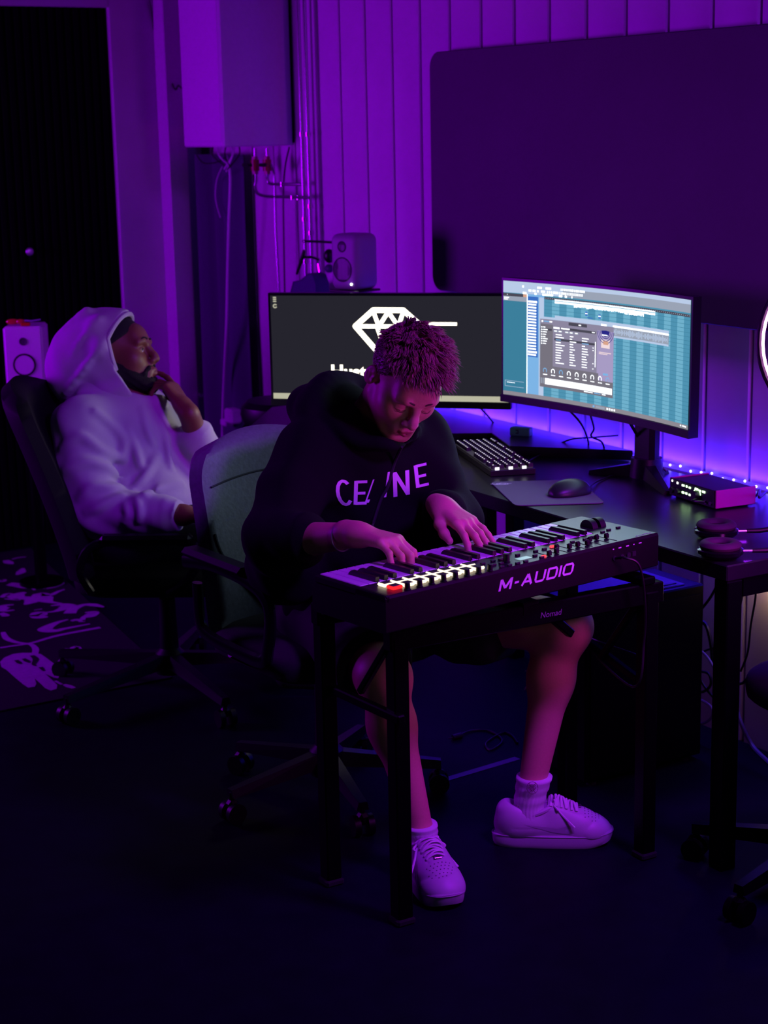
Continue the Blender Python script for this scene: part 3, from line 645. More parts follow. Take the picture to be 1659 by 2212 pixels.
# headphones lying open, pads up
t = thing('headphones', 'dark headphones lying on the right desk corner with pads facing up', 'headphones', (3.49, -.55, Z1))
m_pad = mat('ear_pad', '#3a1d33', .75, bump=.2, scale=300); cups = []
for px, py in ((1556, 1193), (1547, 1150)):
    q = on(px, py, 2, .752); M0 = Matrix.Translation((q[0], q[1], Z1+.001)) @ Matrix.Rotation(.5, 4, 'Z') @ Matrix.Diagonal((1.32, 1.32, 1.1, 1))
    b = MB(); b.lathe([(.02, 0), (.034, .003), (.040, .010), (.040, .017), (.036, .020)], 32, M=M0); b.build('cup', mat('cup_gloss', '#0c0a0e', .15, coat=.5), t, world=True)
    b = MB(); prof = [(.026+.0105*math.cos(a_), .026+.0095*math.sin(a_)) for a_ in np.linspace(0, 6.283, 13)[:-1]]; b.lathe(prof, 32, M=M0, closed=True); b.build('pad', m_pad, t, world=True); cups.append(q)
    b = MB(); b.lathe([(.001, .0215), (.027, .0215), (.027, .0205)], 24, M=M0); b.build('driver_cloth', m_dark, t, world=True)
    d = np.array([.50, .86, 0.]); s0 = np.array([q[0], q[1], Z1+.014])+d*.054; b = MB(); b.cyl(s0-d*.006, s0+d*.022, .0032, n=10); b.build('slider', m_chrome, t, world=True); b = MB(); b.tube([s0+d*.02, s0+d*.05, s0+d*.085+np.array([0, 0, .004])], [.005, .006, .006], 10); b.build('arm', m_black, t, world=True)
a_, b_ = cups; d = np.array([.50, .86, 0.]); P0 = np.array([a_[0], a_[1], Z1+.018])+d*.134; P1 = np.array([b_[0], b_[1], Z1+.018])+d*.134
b = MB(); b.tube(spline([P0, P0+d*.05+(P0-P1)*.3, (P0+P1)/2+d*.11, P1+d*.05-(P0-P1)*.3, P1], 8), .011, 10); b.build('headband', m_pad, t, world=True)
# monitor cables
for pts, lb in (([on(1228, 885, 1, -.2), on(1255, 915, 1, -.18), on(1270, 950, 1, -.1), on(1270, 975, 1, -.05)], 'left one of two black cables hanging below the curved monitor'), ([on(1275, 895, 1, -.2), on(1283, 925, 1, -.17), on(1277, 942, 1, -.15), on(1300, 955, 1, -.1), on(1307, 978, 1, -.05)], 'kinked black cable hanging below the curved monitor logo'), ([on(1360, 912, 1, -.2), on(1385, 955, 1, -.14), on(1415, 1000, 1, -.09), on(1428, 1015, 1, -.08)], 'thick black cable beside the stand of the curved monitor'), ([on(1390, 1000, 1, -.15), on(1415, 998, 1, -.12), on(1440, 1018, 1, -.1)], 'thin black cable bowing onto the desk behind the stand'), ([on(1038, 882, 1, -.12), on(1055, 900, 1, -.1), on(1073, 922, 1, -.05)], 'short black cable under the right end of the diamond monitor')):
    b = MB(); b.tube(spline(pts, 7), .003 if 'thick' not in lb else .0045, 7); o = b.build('monitor_cable', m_cable, None); props(o, lb, 'cable')
# ring lamp by the right edge of the picture
rp = at(1648, 742, 3.9); cen = rp+RW*.185; M0 = frame(cen, tuple(RW), tuple(-FW)); t = thing('ring_lamp', 'glowing ring lamp cut off by the right picture edge', 'lamp', (cen[0], cen[1], Z1))
b = MB(); b.tube([(.185*math.cos(a_), .185*math.sin(a_), 0) for a_ in np.linspace(0, 6.2832, 49)[:-1]], .0034, 8, closed=True, M=M0); b.build('tube', glow('ring_glow', (1., .30, 1.), 8.), t, world=True)
b = MB(); b.tube([(.193*math.cos(a_), .193*math.sin(a_), -.008) for a_ in np.linspace(0, 6.2832, 49)[:-1]], .006, 8, closed=True, M=M0); b.build('rim', m_black, t, world=True)
b = MB(); b.cyl((cen[0], cen[1], Z1+.012), (cen[0], cen[1], cen[2]-.19), .008, n=12); b.cyl((cen[0], cen[1], Z1+.001), (cen[0], cen[1], Z1+.014), .06, n=24); b.build('stand', m_black, t, world=True)
# ------------------------------------------------------------------ speaker and clamp arm behind the diamond monitor
ps = on(767, 624, 1, -.30); t = thing('studio_speaker', 'small rounded grey speaker above the diamond-logo monitor', 'speaker', M=Matrix.Translation((ps[0], -.30, ps[2])) @ Matrix.Rotation(math.radians(20), 4, 'Z') @ Matrix.Scale(.95, 4)); hs_ = (ps[2]-.773)/.95; m_spk = mat('speaker_grey', '#8f8796', .55, bump=.15, scale=300)
F = Field(); F.ell((0, .0, .098), (.070, .062, .112), k=.01)
def rb(P, c=(0, 0, .098), h=(.040, .034, .072), r_=.026):
    q_ = np.abs(P-np.array(c))-np.array(h); return np.linalg.norm(np.maximum(q_, 0), axis=-1)+np.minimum(q_.max(-1), 0)-r_
F = Field(); F.add(rb, (-.07, -.065, 0), (.07, .065, .2), .005); v_, f_ = F.mesh(.004); v_ = relax(v_, f_, 2); M0 = XF[t.name]; fmesh('cabinet', np.array([mp(M0, x) for x in v_]), f_, m_spk, t)
Fr = frame((0, -.0605, 0), (1, 0, 0), (0, -1, 0))
b = MB(); b.lathe([(.0, -.012), (.014, -.010), (.034, -.004), (.040, .002), (.042, .0035), (.044, .001)], 32, M=Matrix.Translation((-.006, -.059, .072)) @ frame((0, 0, 0), (1, 0, 0), (0, -1, 0))); b.build('woofer', mat('woofer_grey', '#3d3844', .7), t)
b = MB(); b.lathe([(0, .0), (.008, -.002), (.016, .002), (.018, .0035), (.02, .001)], 24, M=Matrix.Translation((-.006, -.059, .152)) @ frame((0, 0, 0), (1, 0, 0), (0, -1, 0))); b.build('tweeter', MATS['woofer_grey'], t)
b = MB(); b.ball((.034, -.060, .022), (.0042, .004, .0042), 10); b.build('power_light', glow('spk_led', (1, 1, 1), 8), t)
b = MB(); b.box((0, 0, -.004), (.14, .12, .008), b=.003); b.cyl((0, 0, -hs_+.006), (0, 0, -.006), .014, n=14); b.box((0, 0, -hs_+.006), (.1, .1, .01), b=.003); b.build('stand', m_black, t)
yb = -.11; t = thing('clamp_arm', 'black clamp arm with chrome joint on the wall pipes', 'clamp', W(665, 545, yb))
b = MB(); b.tube([W(657, 541, yb), W(652, 560, yb), W(641, 592, yb)], [.006, .008, .005], 8); b.build('handle', m_black, t, world=True)
b = MB(); b.tube([W(655, 521, yb), W(690, 522, yb), W(726, 524, yb)], .0048, 8); b.build('arm', m_black, t, world=True)
b = MB(); b.tube([W(655, 556, yb), W(675, 555, yb), W(692, 562, yb)], .006, 8); b.tube([W(688, 570, yb), W(691, 588, yb)], .0045, 8); b.ball(W(659, 521, yb), .008, 10); b.build('joint', m_chrome, t, world=True)
b = MB(); b.ball(W(711, 553, yb-.01), (.022, .02, .026), 14); b.build('ball_head', m_black, t, world=True)
b = MB(); b.ball(W(711, 580, yb), (.022, .016, .016), 12); b.build('pad', mat('violet_rubber', '#332a52', .6), t, world=True)
yb = -.09; t = thing('cloth_pouch', 'dark violet pouch standing behind the diamond-logo monitor', 'pouch', W(682, 630, yb))
q = [W(651, 640, yb), W(660, 606, yb), W(676, 603, yb), W(694, 588, yb), W(702, 592, yb), W(709, 612, yb), W(710, 640, yb)]; b = MB(); z0 = min(x[2] for x in q)
b.prism([(x[0], x[2]) for x in q], yb, yb-.05, M=Matrix([[1, 0, 0, 0], [0, 0, 1, 0], [0, 1, 0, 0], [0, 0, 0, 1]]), bev=.004); b.build('bag', mat('pouch_cloth', '#3a3060', .85), t, world=True)
b = MB(); q = W(680, 640, yb); b.box((q[0], yb-.025, (q[2]+.773)/2), (.09, .05, q[2]-.773), b=.004); b.build('base', m_black, t, world=True)
# padded stool left of the diamond monitor
p0_, p1_ = on(545, 843, 1, -.36), on(655, 915, 1, -.36); cx = (p0_[0]+p1_[0])/2+.045
t = thing('padded_stool', 'black padded stool behind the backrest of the player', 'stool', (cx, -.36, 0)); b = MB(); 
zt = p0_[2]; b.lathe([(.06, zt-.105), (.12, zt-.102), (.145, zt-.085), (.155, zt-.055), (.150, zt-.025), (.13, zt-.006), (.08, zt), (.02, zt+.002)], 40); b.build('cushion', m_black, t)
b = MB(); b.box((0, 0, zt-.115), (.24, .22, .03), b=.008); b.build('seat_plate', m_blackm, t)
for sx in (-1, 1):
    for sy in (-1, 1): b = MB(); b.cyl((sx*.09, sy*.08, zt-.12), (sx*.14, sy*.12, 0), .012, n=10); b.build('leg', m_blackm, t)
# ------------------------------------------------------------------ keyboard piano
A0 = np.array([3.587, -1.509, .792]); pu = _on(np.array([-.140, .990, 0])); pv = np.array([-pu[1], pu[0], 0])
# local x = along the length (photo left to right), local y = from the back edge to the player, z up from the floor of the case
MP = Matrix([[pu[0], pv[0], 0, A0[0]], [pu[1], pv[1], 0, A0[1]], [0, 0, 1, .712], [0, 0, 0, 1]])
t = thing('keyboard_piano', 'black keyboard piano with lit pads under the player\'s hands', 'keyboard piano', M=MP); piano = t
m_case = mat('piano_case', '#060607', .5, bump=.08, scale=400, spec=.2); m_panel = mat('piano_panel', '#1a1a1e', .34, bump=.05, scale=500)
b = MB(); b.prism([(0, .004), (.0, .074), (.004, .080), (.098, .079), (.100, .064), (.236, .064), (.240, .060), (.249, .052), (.249, .008), (.24, 0), (.006, 0)], 0, .813, M=Matrix([[0, 0, 1, 0], [1, 0, 0, 0], [0, 1, 0, 0], [0, 0, 0, 1]])); b.build('case', m_case, t, ang=25)
b = MB(); b.box((.0065, .12, .0725), (.013, .24, .017), b=.003); b.build('end_cheek', m_case, t)
b = MB(); b.box((.757, .17, .0715), (.112, .155, .017), b=.003); b.build('end_cheek', m_panel, t)
b = MB(); b.box((.4065, .05, .0802), (.80, .094, .0012)); b.build('top_panel', m_panel, t)
m_wk = mat('white_key', '#d9d6dd', .3, coat=.2); m_bk = mat('black_key', '#0c0c0e', .35)
b = MB(); b.box((0, .0695, .0725), (.0224, .139, .017), b=.0015); b.box((0, .1385, .0705), (.0224, .003, .013), b=.001)
wk = b.build('white_key', m_wk, t); KU0, KP = .0135, .02370
press = {3: .0, 5: .0}
for k in range(29):
    o = wk if k == 0 else place(wk, t); o.location = (KU0+(k+.5)*KP, .1005, 0)
b = MB(); vs = [(-.0062, 0, 0), (.0062, 0, 0), (.0062, .092, 0), (-.0062, .092, 0), (-.0045, 0, .0115), (.0045, 0, .0115), (.0045, .083, .0115), (-.0045, .083, .0115), (-.0055, .09, .006), (.0055, .09, .006)]
b.add(vs, [(3, 2, 1, 0), (0, 1, 5, 4), (4, 5, 6, 7), (7, 6, 9, 8), (8, 9, 2, 3), (1, 2, 9, 6, 5), (0, 4, 7, 8, 3)]); bk = None
for k in range(28):          # from the photo's left: top C, then B A# A ...
    if k % 7 in (1, 2, 3, 5, 6):
        if bk is None: bk = b.build('black_key', m_bk, t, ang=20); o = bk
        else: o = place(bk, t)
        o.location = (KU0+(k+1)*KP, .1015, .0795)
m_padtop = mat('pad_rubber', '#1c1a1c', .6); gl = glow('pad_glow', (1., .83, .55), 1.9); gr = glow('pad_red', (1., .015, .02), 1.6)
def pad(m):
    q = MB(); q.box((0, 0, .0035), (.0285, .0255, .007), b=.003); a = q.build('pad', m, t)
    q = MB(); q.box((0, 0, .0068), (.0215, .0185, .0024), b=.001); c_ = q.build('cover', m_padtop, a); return a, c_
base = None
for r_ in range(2):
    for k in range(8):
        if r_ == 1 and k == 0: a, c_ = pad(gr)
        elif base is None: a, c_ = base = pad(gl)
        else: a = place(base[0], t); c_ = place(base[1], a)
        a.location = (.0545+k*.0325, .066-r_*.0285, .0808)
b = MB(); b.lathe([(.0075, 0), (.0075, .002), (.006, .003), (.0056, .0145), (.0045, .0155)], 20); kn = b.build('knob', m_black, t); kn.location = (.0545+.012, .0105, .0808)
for k in range(1, 8): place(kn, t, (.0665+k*.0322, .0105-.0006*k, .0808))
b = MB(); b.lathe([(.009, 0), (.009, .002), (.0075, .003), (.007, .018), (.006, .019)], 24); o = b.build('encoder', m_black, t); o.location = (.371, .04, .0808)
b = MB(); b.box((.418, .036, .0812), (.036, .019, .0014)); b.build('display', mat('lcd', '#1d2a2c', .2, emit=(.35, .6, .62), es=.35), t)
m_btn = mat('button_rubber', '#101013', .5); b = MB(); b.box((0, 0, .002), (.0125, .0065, .004), b=.001); bt = None
for u_, v_ in ((.352, .062), (.372, .060), (.330, .036), (.350, .034), (.330, .011), (.352, .010), (.376, .010), (.400, .010), (.427, .064), (.450, .012), (.451, .034), (.480, .062), (.508, .063), (.72, .088), (.745, .093), (.778, .094), (.320, .060), (.64, .066), (.67, .068), (.60, .067)):
    if bt is None: bt = b.build('button', m_btn, t); o = bt
    else: o = place(bt, t)
    o.location = (u_, v_, .0808)
for u_, v_ in ((.536, .066), (.457, .0135)):
    q = MB(); q.box((u_, v_, .083), (.0135, .007, .0045), b=.001); q.build('button', glow('red_button', (1., .06, .09), 1.6), t)
slot = None
for k in range(9):
    u_ = .475+k*.0262; q = MB()
    if slot is None:
        q.box((0, .035, .0003), (.0022, .055, .0006)); slot = q.build('fader_slot', m_dark, t); slot.location = (u_, .002, .0808)
        q = MB(); q.prism([(-.0045, 0), (.0045, 0), (.0035, .005), (.0045, .009), (.004, .011), (-.004, .011), (-.0045, .009), (-.0035, .005)], -.0055, .0055, M=Matrix.Rotation(math.pi/2, 4, 'X') @ Matrix.Rotation(math.pi/2, 4, 'Y')); 
        q = MB(); q.box((0, 0, .006), (.0105, .009, .010), b=.0015); q.box((0, 0, .0115), (.0105, .003, .003), b=.001); fc = q.build('fader_cap', m_black, t); o = fc
    else: place(slot, t, (u_, .002, .0808)); o = place(fc, t)
    o.location = (u_, (.014, .018, .044, .030, .030, .026, .044, .048, .042)[k], .0808)
for u_ in (.739, .766): b = MB(); b.cyl((u_-.0085, .15, .078), (u_+.0085, .15, .078), .0215, n=32); b.build('wheel', mat('wheel_rubber', '#0a0a0c', .5), t)
def onback(s, size, x, z, sx=1., shear=0., ex=.0003, bold=0.):
    v, f = text(s, size, ex, shear, sx, 1., bold); q = MB(); q.add(v, f, Matrix([[1, 0, 0, x], [0, 0, -1, -.0006], [0, 1, 0, z], [0, 0, 0, 1]])); return q
m_print = mat('white_print', '#dcd8e0', .5)
GL = {'M': (1.25, [[(0, 0), (0, 1)], [(.06, .93), (.63, .2)], [(.63, .2), (1.19, .93)], [(1.25, 1), (1.25, 0)]]), '-': (.5, [[(0, .45), (.5, .45)]]), 'A': (1.15, [[(0, 0), (.56, .93)], [(.58, .93), (1.15, 0)], [(.25, .3), (.9, .3)]]),
      'U': (1.05, [[(0, 1), (0, .2)], [(0, .2), (.15, .06)], [(.1, .06), (.95, .06)], [(.9, .06), (1.05, .2)], [(1.05, .2), (1.05, 1)]]), 'D': (1.05, [[(0, 0), (0, 1)], [(0, .94), (.9, .94)], [(.88, .95), (1.05, .78)], [(1.05, .8), (1.05, .2)], [(1.05, .22), (.88, .05)], [(.9, .06), (0, .06)]]),
      'I': (.0, [[(0, 0), (0, 1)]]), 'O': (1.1, [[(0, .2), (0, .8)], [(0, .78), (.17, .95)], [(.13, .94), (.97, .94)], [(.93, .95), (1.1, .78)], [(1.1, .8), (1.1, .2)], [(1.1, .22), (.93, .05)], [(.97, .06), (.13, .06)], [(.17, .05), (0, .22)]])}
q = MB(); H_, px_ = .0245, 0.
for ch in 'M-AUDIO':
    wd_, segs = GL[ch]
    for (x0_, y0_), (x1_, y1_) in segs:
        d_ = np.array([x1_-x0_, y1_-y0_]); L_ = np.linalg.norm(d_); n_ = np.array([-d_[1], d_[0]])/L_; hw_ = .125 if abs(d_[0]) < abs(d_[1]) else .095
        c4 = [(x0_+n_[0]*hw_, y0_+n_[1]*hw_), (x0_-n_[0]*hw_, y0_-n_[1]*hw_), (x1_-n_[0]*hw_, y1_-n_[1]*hw_), (x1_+n_[0]*hw_, y1_+n_[1]*hw_)]
        q.add([(.312+H_*(px_+x)+.30*H_*y, -.0008, .0335+H_*y) for x, y in c4], [(0, 1, 2, 3)])
    px_ += wd_+.46
q.build('brand_lettering', m_print, t, smooth=False, kind='stuff')
for k, u_ in enumerate((.663, .684, .709, .730, .751)): b = MB(); b.box((u_, -.0004, .0665), (.004 if k % 3 == 0 else .009, .0006, .0022)); b.build('port_label', m_print, t)
for u_ in (.666, .690, .712): b = MB(); b.cyl((u_, .002, .045), (u_, -.003, .045), .006, n=16); b.build('port', m_dark, t)
b = MB(); b.box((.73, -.0005, .045), (.012, .003, .011)); b.build('port', m_dark, t)
v, f = text('Oxygen Pro 49', .0085, .0002); b = MB(); b.add(v, f, Matrix.Translation((.772, .010, .0811)) @ Matrix.Rotation(math.pi, 4, "Z")); b.build('model_lettering', mat('grey_letter', '#8d8a96', .5), t, smooth=False)
for x in (.05, .76):
    for y in (.03, .21): b = MB(); b.cyl((x, y, -.006), (x, y, .002), .011, n=12); b.build('rubber_foot', m_dark, t)
b = MB(); b.tube(spline([mp(MP, (.668, -.003, .045)), mp(MP, (.672, -.03, .05)), mp(MP, (.70, -.045, .03)), mp(MP, (.72, -.045, -.05)), mp(MP, (.725, -.04, -.15)), mp(MP, (.70, -.03, -.26)), on(1245, 1370, 1, -.72), on(1290, 1385, 1, -.64), on(1375, 1415, 1, -.62)], 8), .003, 7); o = b.build('piano_cable', m_cable, None); props(o, 'black cable curving down from the back of the keyboard piano', 'cable')
# ------------------------------------------------------------------ folding stand
t = thing('keyboard_stand', 'black folding stand with square legs under the keyboard piano', 'stand', (3.4, -1.1, 0)); 
def post(a, b_, w, name='leg', m=None): q = MB(); q.tube([a, b_], w*.7071, 4); return q.build(name, m or m_blackm, t, world=True, ang=30)
zt = .702; legs = [(3.455, -1.405), (3.19, -1.435), (3.475, -.735), (3.21, -.765)]
def sq(a, b_, w, name):
    a, b_ = Vector([float(x) for x in a]), Vector([float(x) for x in b_]); d = b_-a; M0 = Matrix.Translation((a+b_)/2) @ d.to_track_quat('Z', 'Y').to_matrix().to_4x4(); q = MB(); q.box((0, 0, 0), (w, w, d.length), M0, b=.003); return q.build(name, m_blackm, t, world=True)
for x, y in legs:
    sq((x, y, .012), (x, y, .66), .038, 'leg'); q = MB(); q.box((x, y, .008), (.046, .046, .016), b=.004); q.build('rubber_foot', m_dark, t, world=True)
def rail(a, b_, w, h_, name='rail'):
    a, b_ = np.array(a, float), np.array(b_, float); d = b_-a; M0 = frame((a+b_)/2, d, (0, 0, 1)); q = MB(); q.box((0, 0, 0), (np.linalg.norm(d), w, h_), M0, b=.003); return q.build(name, m_blackm, t, world=True)
r1 = rail((3.455, -1.43, .655), (3.475, -.70, .655), .034, .05); rail((3.19, -1.46, .655), (3.21, -.73, .655), .034, .05)
rail((3.17, -1.418, .689), (3.49, -1.388, .689), .04, .018, 'cradle'); rail((3.19, -.78, .689), (3.50, -.75, .689), .04, .018, 'cradle'); rail((3.18, -1.1, .672), (3.48, -1.07, .672), .05, .03, 'cradle')
sq(on(843, 1385, 1, -1.42), on(778, 1495, 1, -1.43), .016, 'brace'); sq(on(718, 1488, 1, -1.43), on(868, 1556, 1, -1.42), .02, 'brace')
sq((3.46, -.76, .62), (3.33, -.76, .46), .016, 'brace'); sq((3.22, -.75, .50), (3.46, -.745, .44), .018, 'brace'); sq((3.45, -1.0, .64), (3.44, -.93, .58), .02, 'brace')
v, f = text('Nomad', .019, .0002, .2); M0 = frame((3.4843, -1.02, .652), (.0274, .9996, 0), (1, -.0274, 0)); b = MB(); b.add(v, f, M0); b.build('brand_lettering', mat('dim_print', '#77707f', .5), t, world=True, smooth=False)
# ------------------------------------------------------------------ computer tower
t = thing('computer_tower', 'black computer tower standing on the floor under the desk', 'computer', (2.95, -.39, 0))
b = MB(); b.box((2.95, -.39, .258), (.21, .40, .484), b=.004); b.build('case', m_blackm, t, world=True)
b = MB(); b.box((3.0565, -.39, .25), (.004, .37, .45)); b.build('side_panel', mat('panel_gloss', '#040405', .4, spec=.15), t, world=True)
b = MB(); b.box((2.95, -.39, .5015), (.17, .30, .005), b=.002); b.build('top_grille', mat('grille', '#5a5a6a', .35, bump=.3, scale=300), t, world=True)
q = on(1440, 1263, 2, .5045); b = MB(); b.box((q[0], q[1], .5055), (.012, .06, .003), b=.001); b.build('port_strip', mat('port_strip', '#4a4860', .4), t, world=True)
for x in (2.87, 3.03):
    for y in (-.55, -.23): b = MB(); b.cyl((x, y, 0), (x, y, .02), .014, n=12); b.build('rubber_foot', m_dark, t, world=True)
# ------------------------------------------------------------------ office chairs
def star_base(t, R, a0, zhub=.10, lift=.40, m=None, caster=True):
    m = m or m_black
    b = MB(); b.lathe([(.045, .06), (.05, .075), (.045, .125), (.03, .14), (.028, .2), (.026, lift-.06), (.018, lift-.055), (.018, lift)], 20); b.build('gas_lift', m, t)
    for k in range(5):
        a = a0+k*2*math.pi/5; d = np.array([math.cos(a), math.sin(a), 0]); p0 = d*.03+(0, 0, .105); p1 = d*R+(0, 0, .078)
        M0 = frame((p0+p1)/2, p1-p0, (0, 0, 1)); q = MB(); L = np.linalg.norm(p1-p0)/2
        q.add([(-L, -.024, -.02), (L, -.016, -.011), (L, .016, -.011), (-L, .024, -.02), (-L, -.017, .02), (L, -.011, .011), (L, .011, .011), (-L, .017, .02)], [(3, 2, 1, 0), (4, 5, 6, 7), (0, 1, 5, 4), (1, 2, 6, 5), (2, 3, 7, 6), (3, 0, 4, 7)], M0)
        lg = q.build('leg', m, t, smooth=False)
        c = d*(R-.005); s_ = np.array([-d[1], d[0], 0]); q = MB()
        for e in (-1, 1): q.cyl(c+s_*.018*e+(0, 0, .027)-s_*.008, c+s_*.018*e+(0, 0, .027)+s_*.008, .027, n=16)
        q.cyl(c+(0, 0, .03), c+(0, 0, .08), .007, n=8); q.box((c[0], c[1], .045), (.03, .03, .03), b=.008); q.build('caster', m, lg)
def cushion(name, parent, M0, w, d, th, r, mt, crown=.015, n=14):
    q = MB(); P = rrect(-w/2, -d/2, w/2, d/2, r, 6); prof = [(.0, .90, 0), (.18, .985, .0), (.5, 1., 0), (.8, .985, 0), (.95, .93, 0), (1., .82, .6), (1.02, .5, 1.), (1.02, .02, 1.)]
    vs = []; m_ = len(P)
    for z, s_, cr in [(0., .86, 0)]+prof: vs += [(x*s_, y*s_, z*th+cr*crown) for x, y in P]
    L = len(prof)+1; fs = [(i*m_+k, i*m_+(k+1) % m_, (i+1)*m_+(k+1) % m_, (i+1)*m_+k) for i in range(L-1) for k in range(m_)]+[tuple(range(m_))[::-1], tuple((L-1)*m_+k for k in range(m_))]
    q.add(vs, fs, M0); return q.build(name, mt, parent, ang=50)
# chair of the player (faces +x in its own frame)
m_lea = mat('chair_leather', '#74797d', .55, bump=.35, scale=90, var=.12)
t = thing('office_chair', 'grey leather office chair the player sits on', 'office chair', (2.70, -1.17, 0), rz=math.radians(4)); ch1 = t
star_base(t, .30, math.radians(200), lift=.38)
b = MB(); b.box((0, 0, .385), (.22, .16, .04), b=.01); b.build('seat_mechanism', m_black, t)
cushion('seat', t, Matrix.Translation((.02, 0, .395)), .46, .50, .075, .1, mat('seat_cloth', '#17181b', .85, bump=.3, scale=300), .012)
# curved backrest: lofted shell, wings wrap forward
def backrest(name, parent, mt, w0, w1, h, z0, x0, lean, wrap, th, cr=.11, ns=22, nz=26):
    def S(s_, tt, side):
        sq_ = s_*(1-.0*tt); hw = (w0+(w1-w0)*tt)/2
        e = max(0, (tt-(1-cr/h))/(cr/h)); hw -= (hw*.30)*(1-math.sqrt(max(0, 1-e*e))) if e > 0 else 0
        y = sq_*hw; bulge = .022*math.sin(math.pi*min(1, tt*1.3))*(1-s_*s_)+.012*math.exp(-((tt-.22)/.14)**2)*(1-s_*s_)
        edge = max(0, (abs(s_)-.86)/.14); thick = th*math.sqrt(max(0, 1-edge*edge))*(1 if tt < .93 else math.sqrt(max(0, 1-((tt-.93)/.07)**2)))
        x = x0-lean*tt**1.15*h+wrap*abs(s_)**2.2+(bulge+thick*.55 if side > 0 else -thick*.45)
        top = .035*(s_*s_)*(tt**3)
        return (x, y, z0+tt*h-top)
    q = MB(); vs = []; fs = []
    for side in (1, -1):
        for j in range(nz+1):
            for i in range(ns+1): vs.append(S(-1+2*i/ns, j/nz, side))
    K = (ns+1)*(nz+1); I = lambda s_, i, j: s_*K+j*(ns+1)+i
    for j in range(nz):
        for i in range(ns): fs.append((I(0, i, j), I(0, i+1, j), I(0, i+1, j+1), I(0, i, j+1))); fs.append((I(1, i, j), I(1, i, j+1), I(1, i+1, j+1), I(1, i+1, j)))
    for j in range(nz): fs.append((I(0, 0, j), I(0, 0, j+1), I(1, 0, j+1), I(1, 0, j))); fs.append((I(0, ns, j), I(1, ns, j), I(1, ns, j+1), I(0, ns, j+1)))
    for i in range(ns): fs.append((I(0, i, 0), I(1, i, 0), I(1, i+1, 0), I(0, i+1, 0))); fs.append((I(0, i, nz), I(0, i+1, nz), I(1, i+1, nz), I(1, i, nz)))
    q.add(vs, fs); return q.build(name, mt, parent, ang=60), S
bk_, S = backrest('backrest', t, m_lea, .50, .49, .52, .43, -.20, .20, .05, .07)
m_seam = mat('seam_thread', '#33363a', .7)
for sgn in (-1, 1):
    q = MB(); q.tube(spline([np.array(S(sgn*(.30+.55*math.sin(u_*1.5)**1.0 if u_ > 0 else .30), .12+.42*u_, 1))+(.001, 0, 0) for u_ in np.linspace(0, 1, 9)], 4), .0032, 5); q.build('seam', m_seam, t)
q = MB(); q.tube(spline([np.array(S(u_, .78+.01*math.cos(3*u_), 1))+(.001, 0, 0) for u_ in np.linspace(-.8, .8, 11)], 4), .003, 5); q.build('seam', m_seam, t)
for sgn in (-1, 1):
    y = .29*sgn; q = MB()
    loop = spline([(-.19, y, .645), (-.05, y, .662), (.12, y, .655), (.20, y, .63), (.222, y, .58), (.205, y, .50), (.18, y, .465), (.05, y, .462), (-.08, y, .470), (-.125, y, .50), (-.13, y, .60)], 5)
    q.tube(loop, .012, 8, flat=1.6); q.build('armrest_loop', mat('arm_plastic', '#121216', .22, coat=.3), t)
    q = MB(); q.box((-.02, y, .678), (.30, .055, .024), b=.011); q.build('armrest_pad', m_black, t)
    q = MB(); q.cyl((.03, y*.7, .40), (.03, y, .455), .015, n=10); q.build('arm_bracket', m_blackm, t)
# chair of the hooded man
fd = _on(np.array([.55, .83, 0])); t = thing('office_chair', 'black office chair under the hooded man with a five-star castor base', 'office chair', (1.66, -1.15, 0), rz=math.atan2(fd[1], fd[0])); ch2 = t
star_base(t, .41, math.radians(-73)-math.atan2(fd[1], fd[0]), lift=.36)
m_cl = mat('chair_black', '#050507', .75, bump=.2, scale=120, spec=.25)
b = MB(); b.box((0, 0, .365), (.24, .16, .035), b=.01); b.build('seat_mechanism', m_black, t)
cushion('seat', t, Matrix.Translation((.0, 0, .365)), .50, .52, .075, .1, m_cl, .01)
backrest('backrest', t, m_cl, .52, .50, .58, .42, -.25, .32, .05, .08)
for sgn in (-1, 1):
    y = .30*sgn; q = MB(); q.tube(spline([(-.17, y, .40), (-.20, y, .47), (-.15, y, .545), (.0, y, .553), (.13, y, .548), (.16, y, .52), (.12, y, .44), (.04, y*.8, .38)], 5), .013, 8); q.build('armrest_loop', MATS['arm_plastic'], t)
    q = MB(); q.box((.0, y, .563), (.27, .05, .022), b=.010); q.build('armrest_pad', m_black, t)
q = MB(); q.tube(spline([at(46, 872, 5.55), at(62, 930, 5.5), at(80, 985, 5.46), at(97, 1030, 5.42)], 5), .0035, 6); q.build('edge_glint', mat('edge_glint', '#6a6270', .5), t, world=True, label='thin pale line for the light caught on the backrest edge')  # pale tube standing in for light caught on the chair back's edge
# a third black base at the lower right corner
q = on(1765, 1905, 2, 0.); t = thing('stool_base', 'black five-star castor base cut off at the lower right corner', 'stool', (q[0], q[1], 0)); star_base(t, .30, math.radians(-79), lift=.44, m=m_blackm)
cushion('seat', t, Matrix.Translation((0, 0, .44)), .34, .34, .06, .16, m_cl, .01)
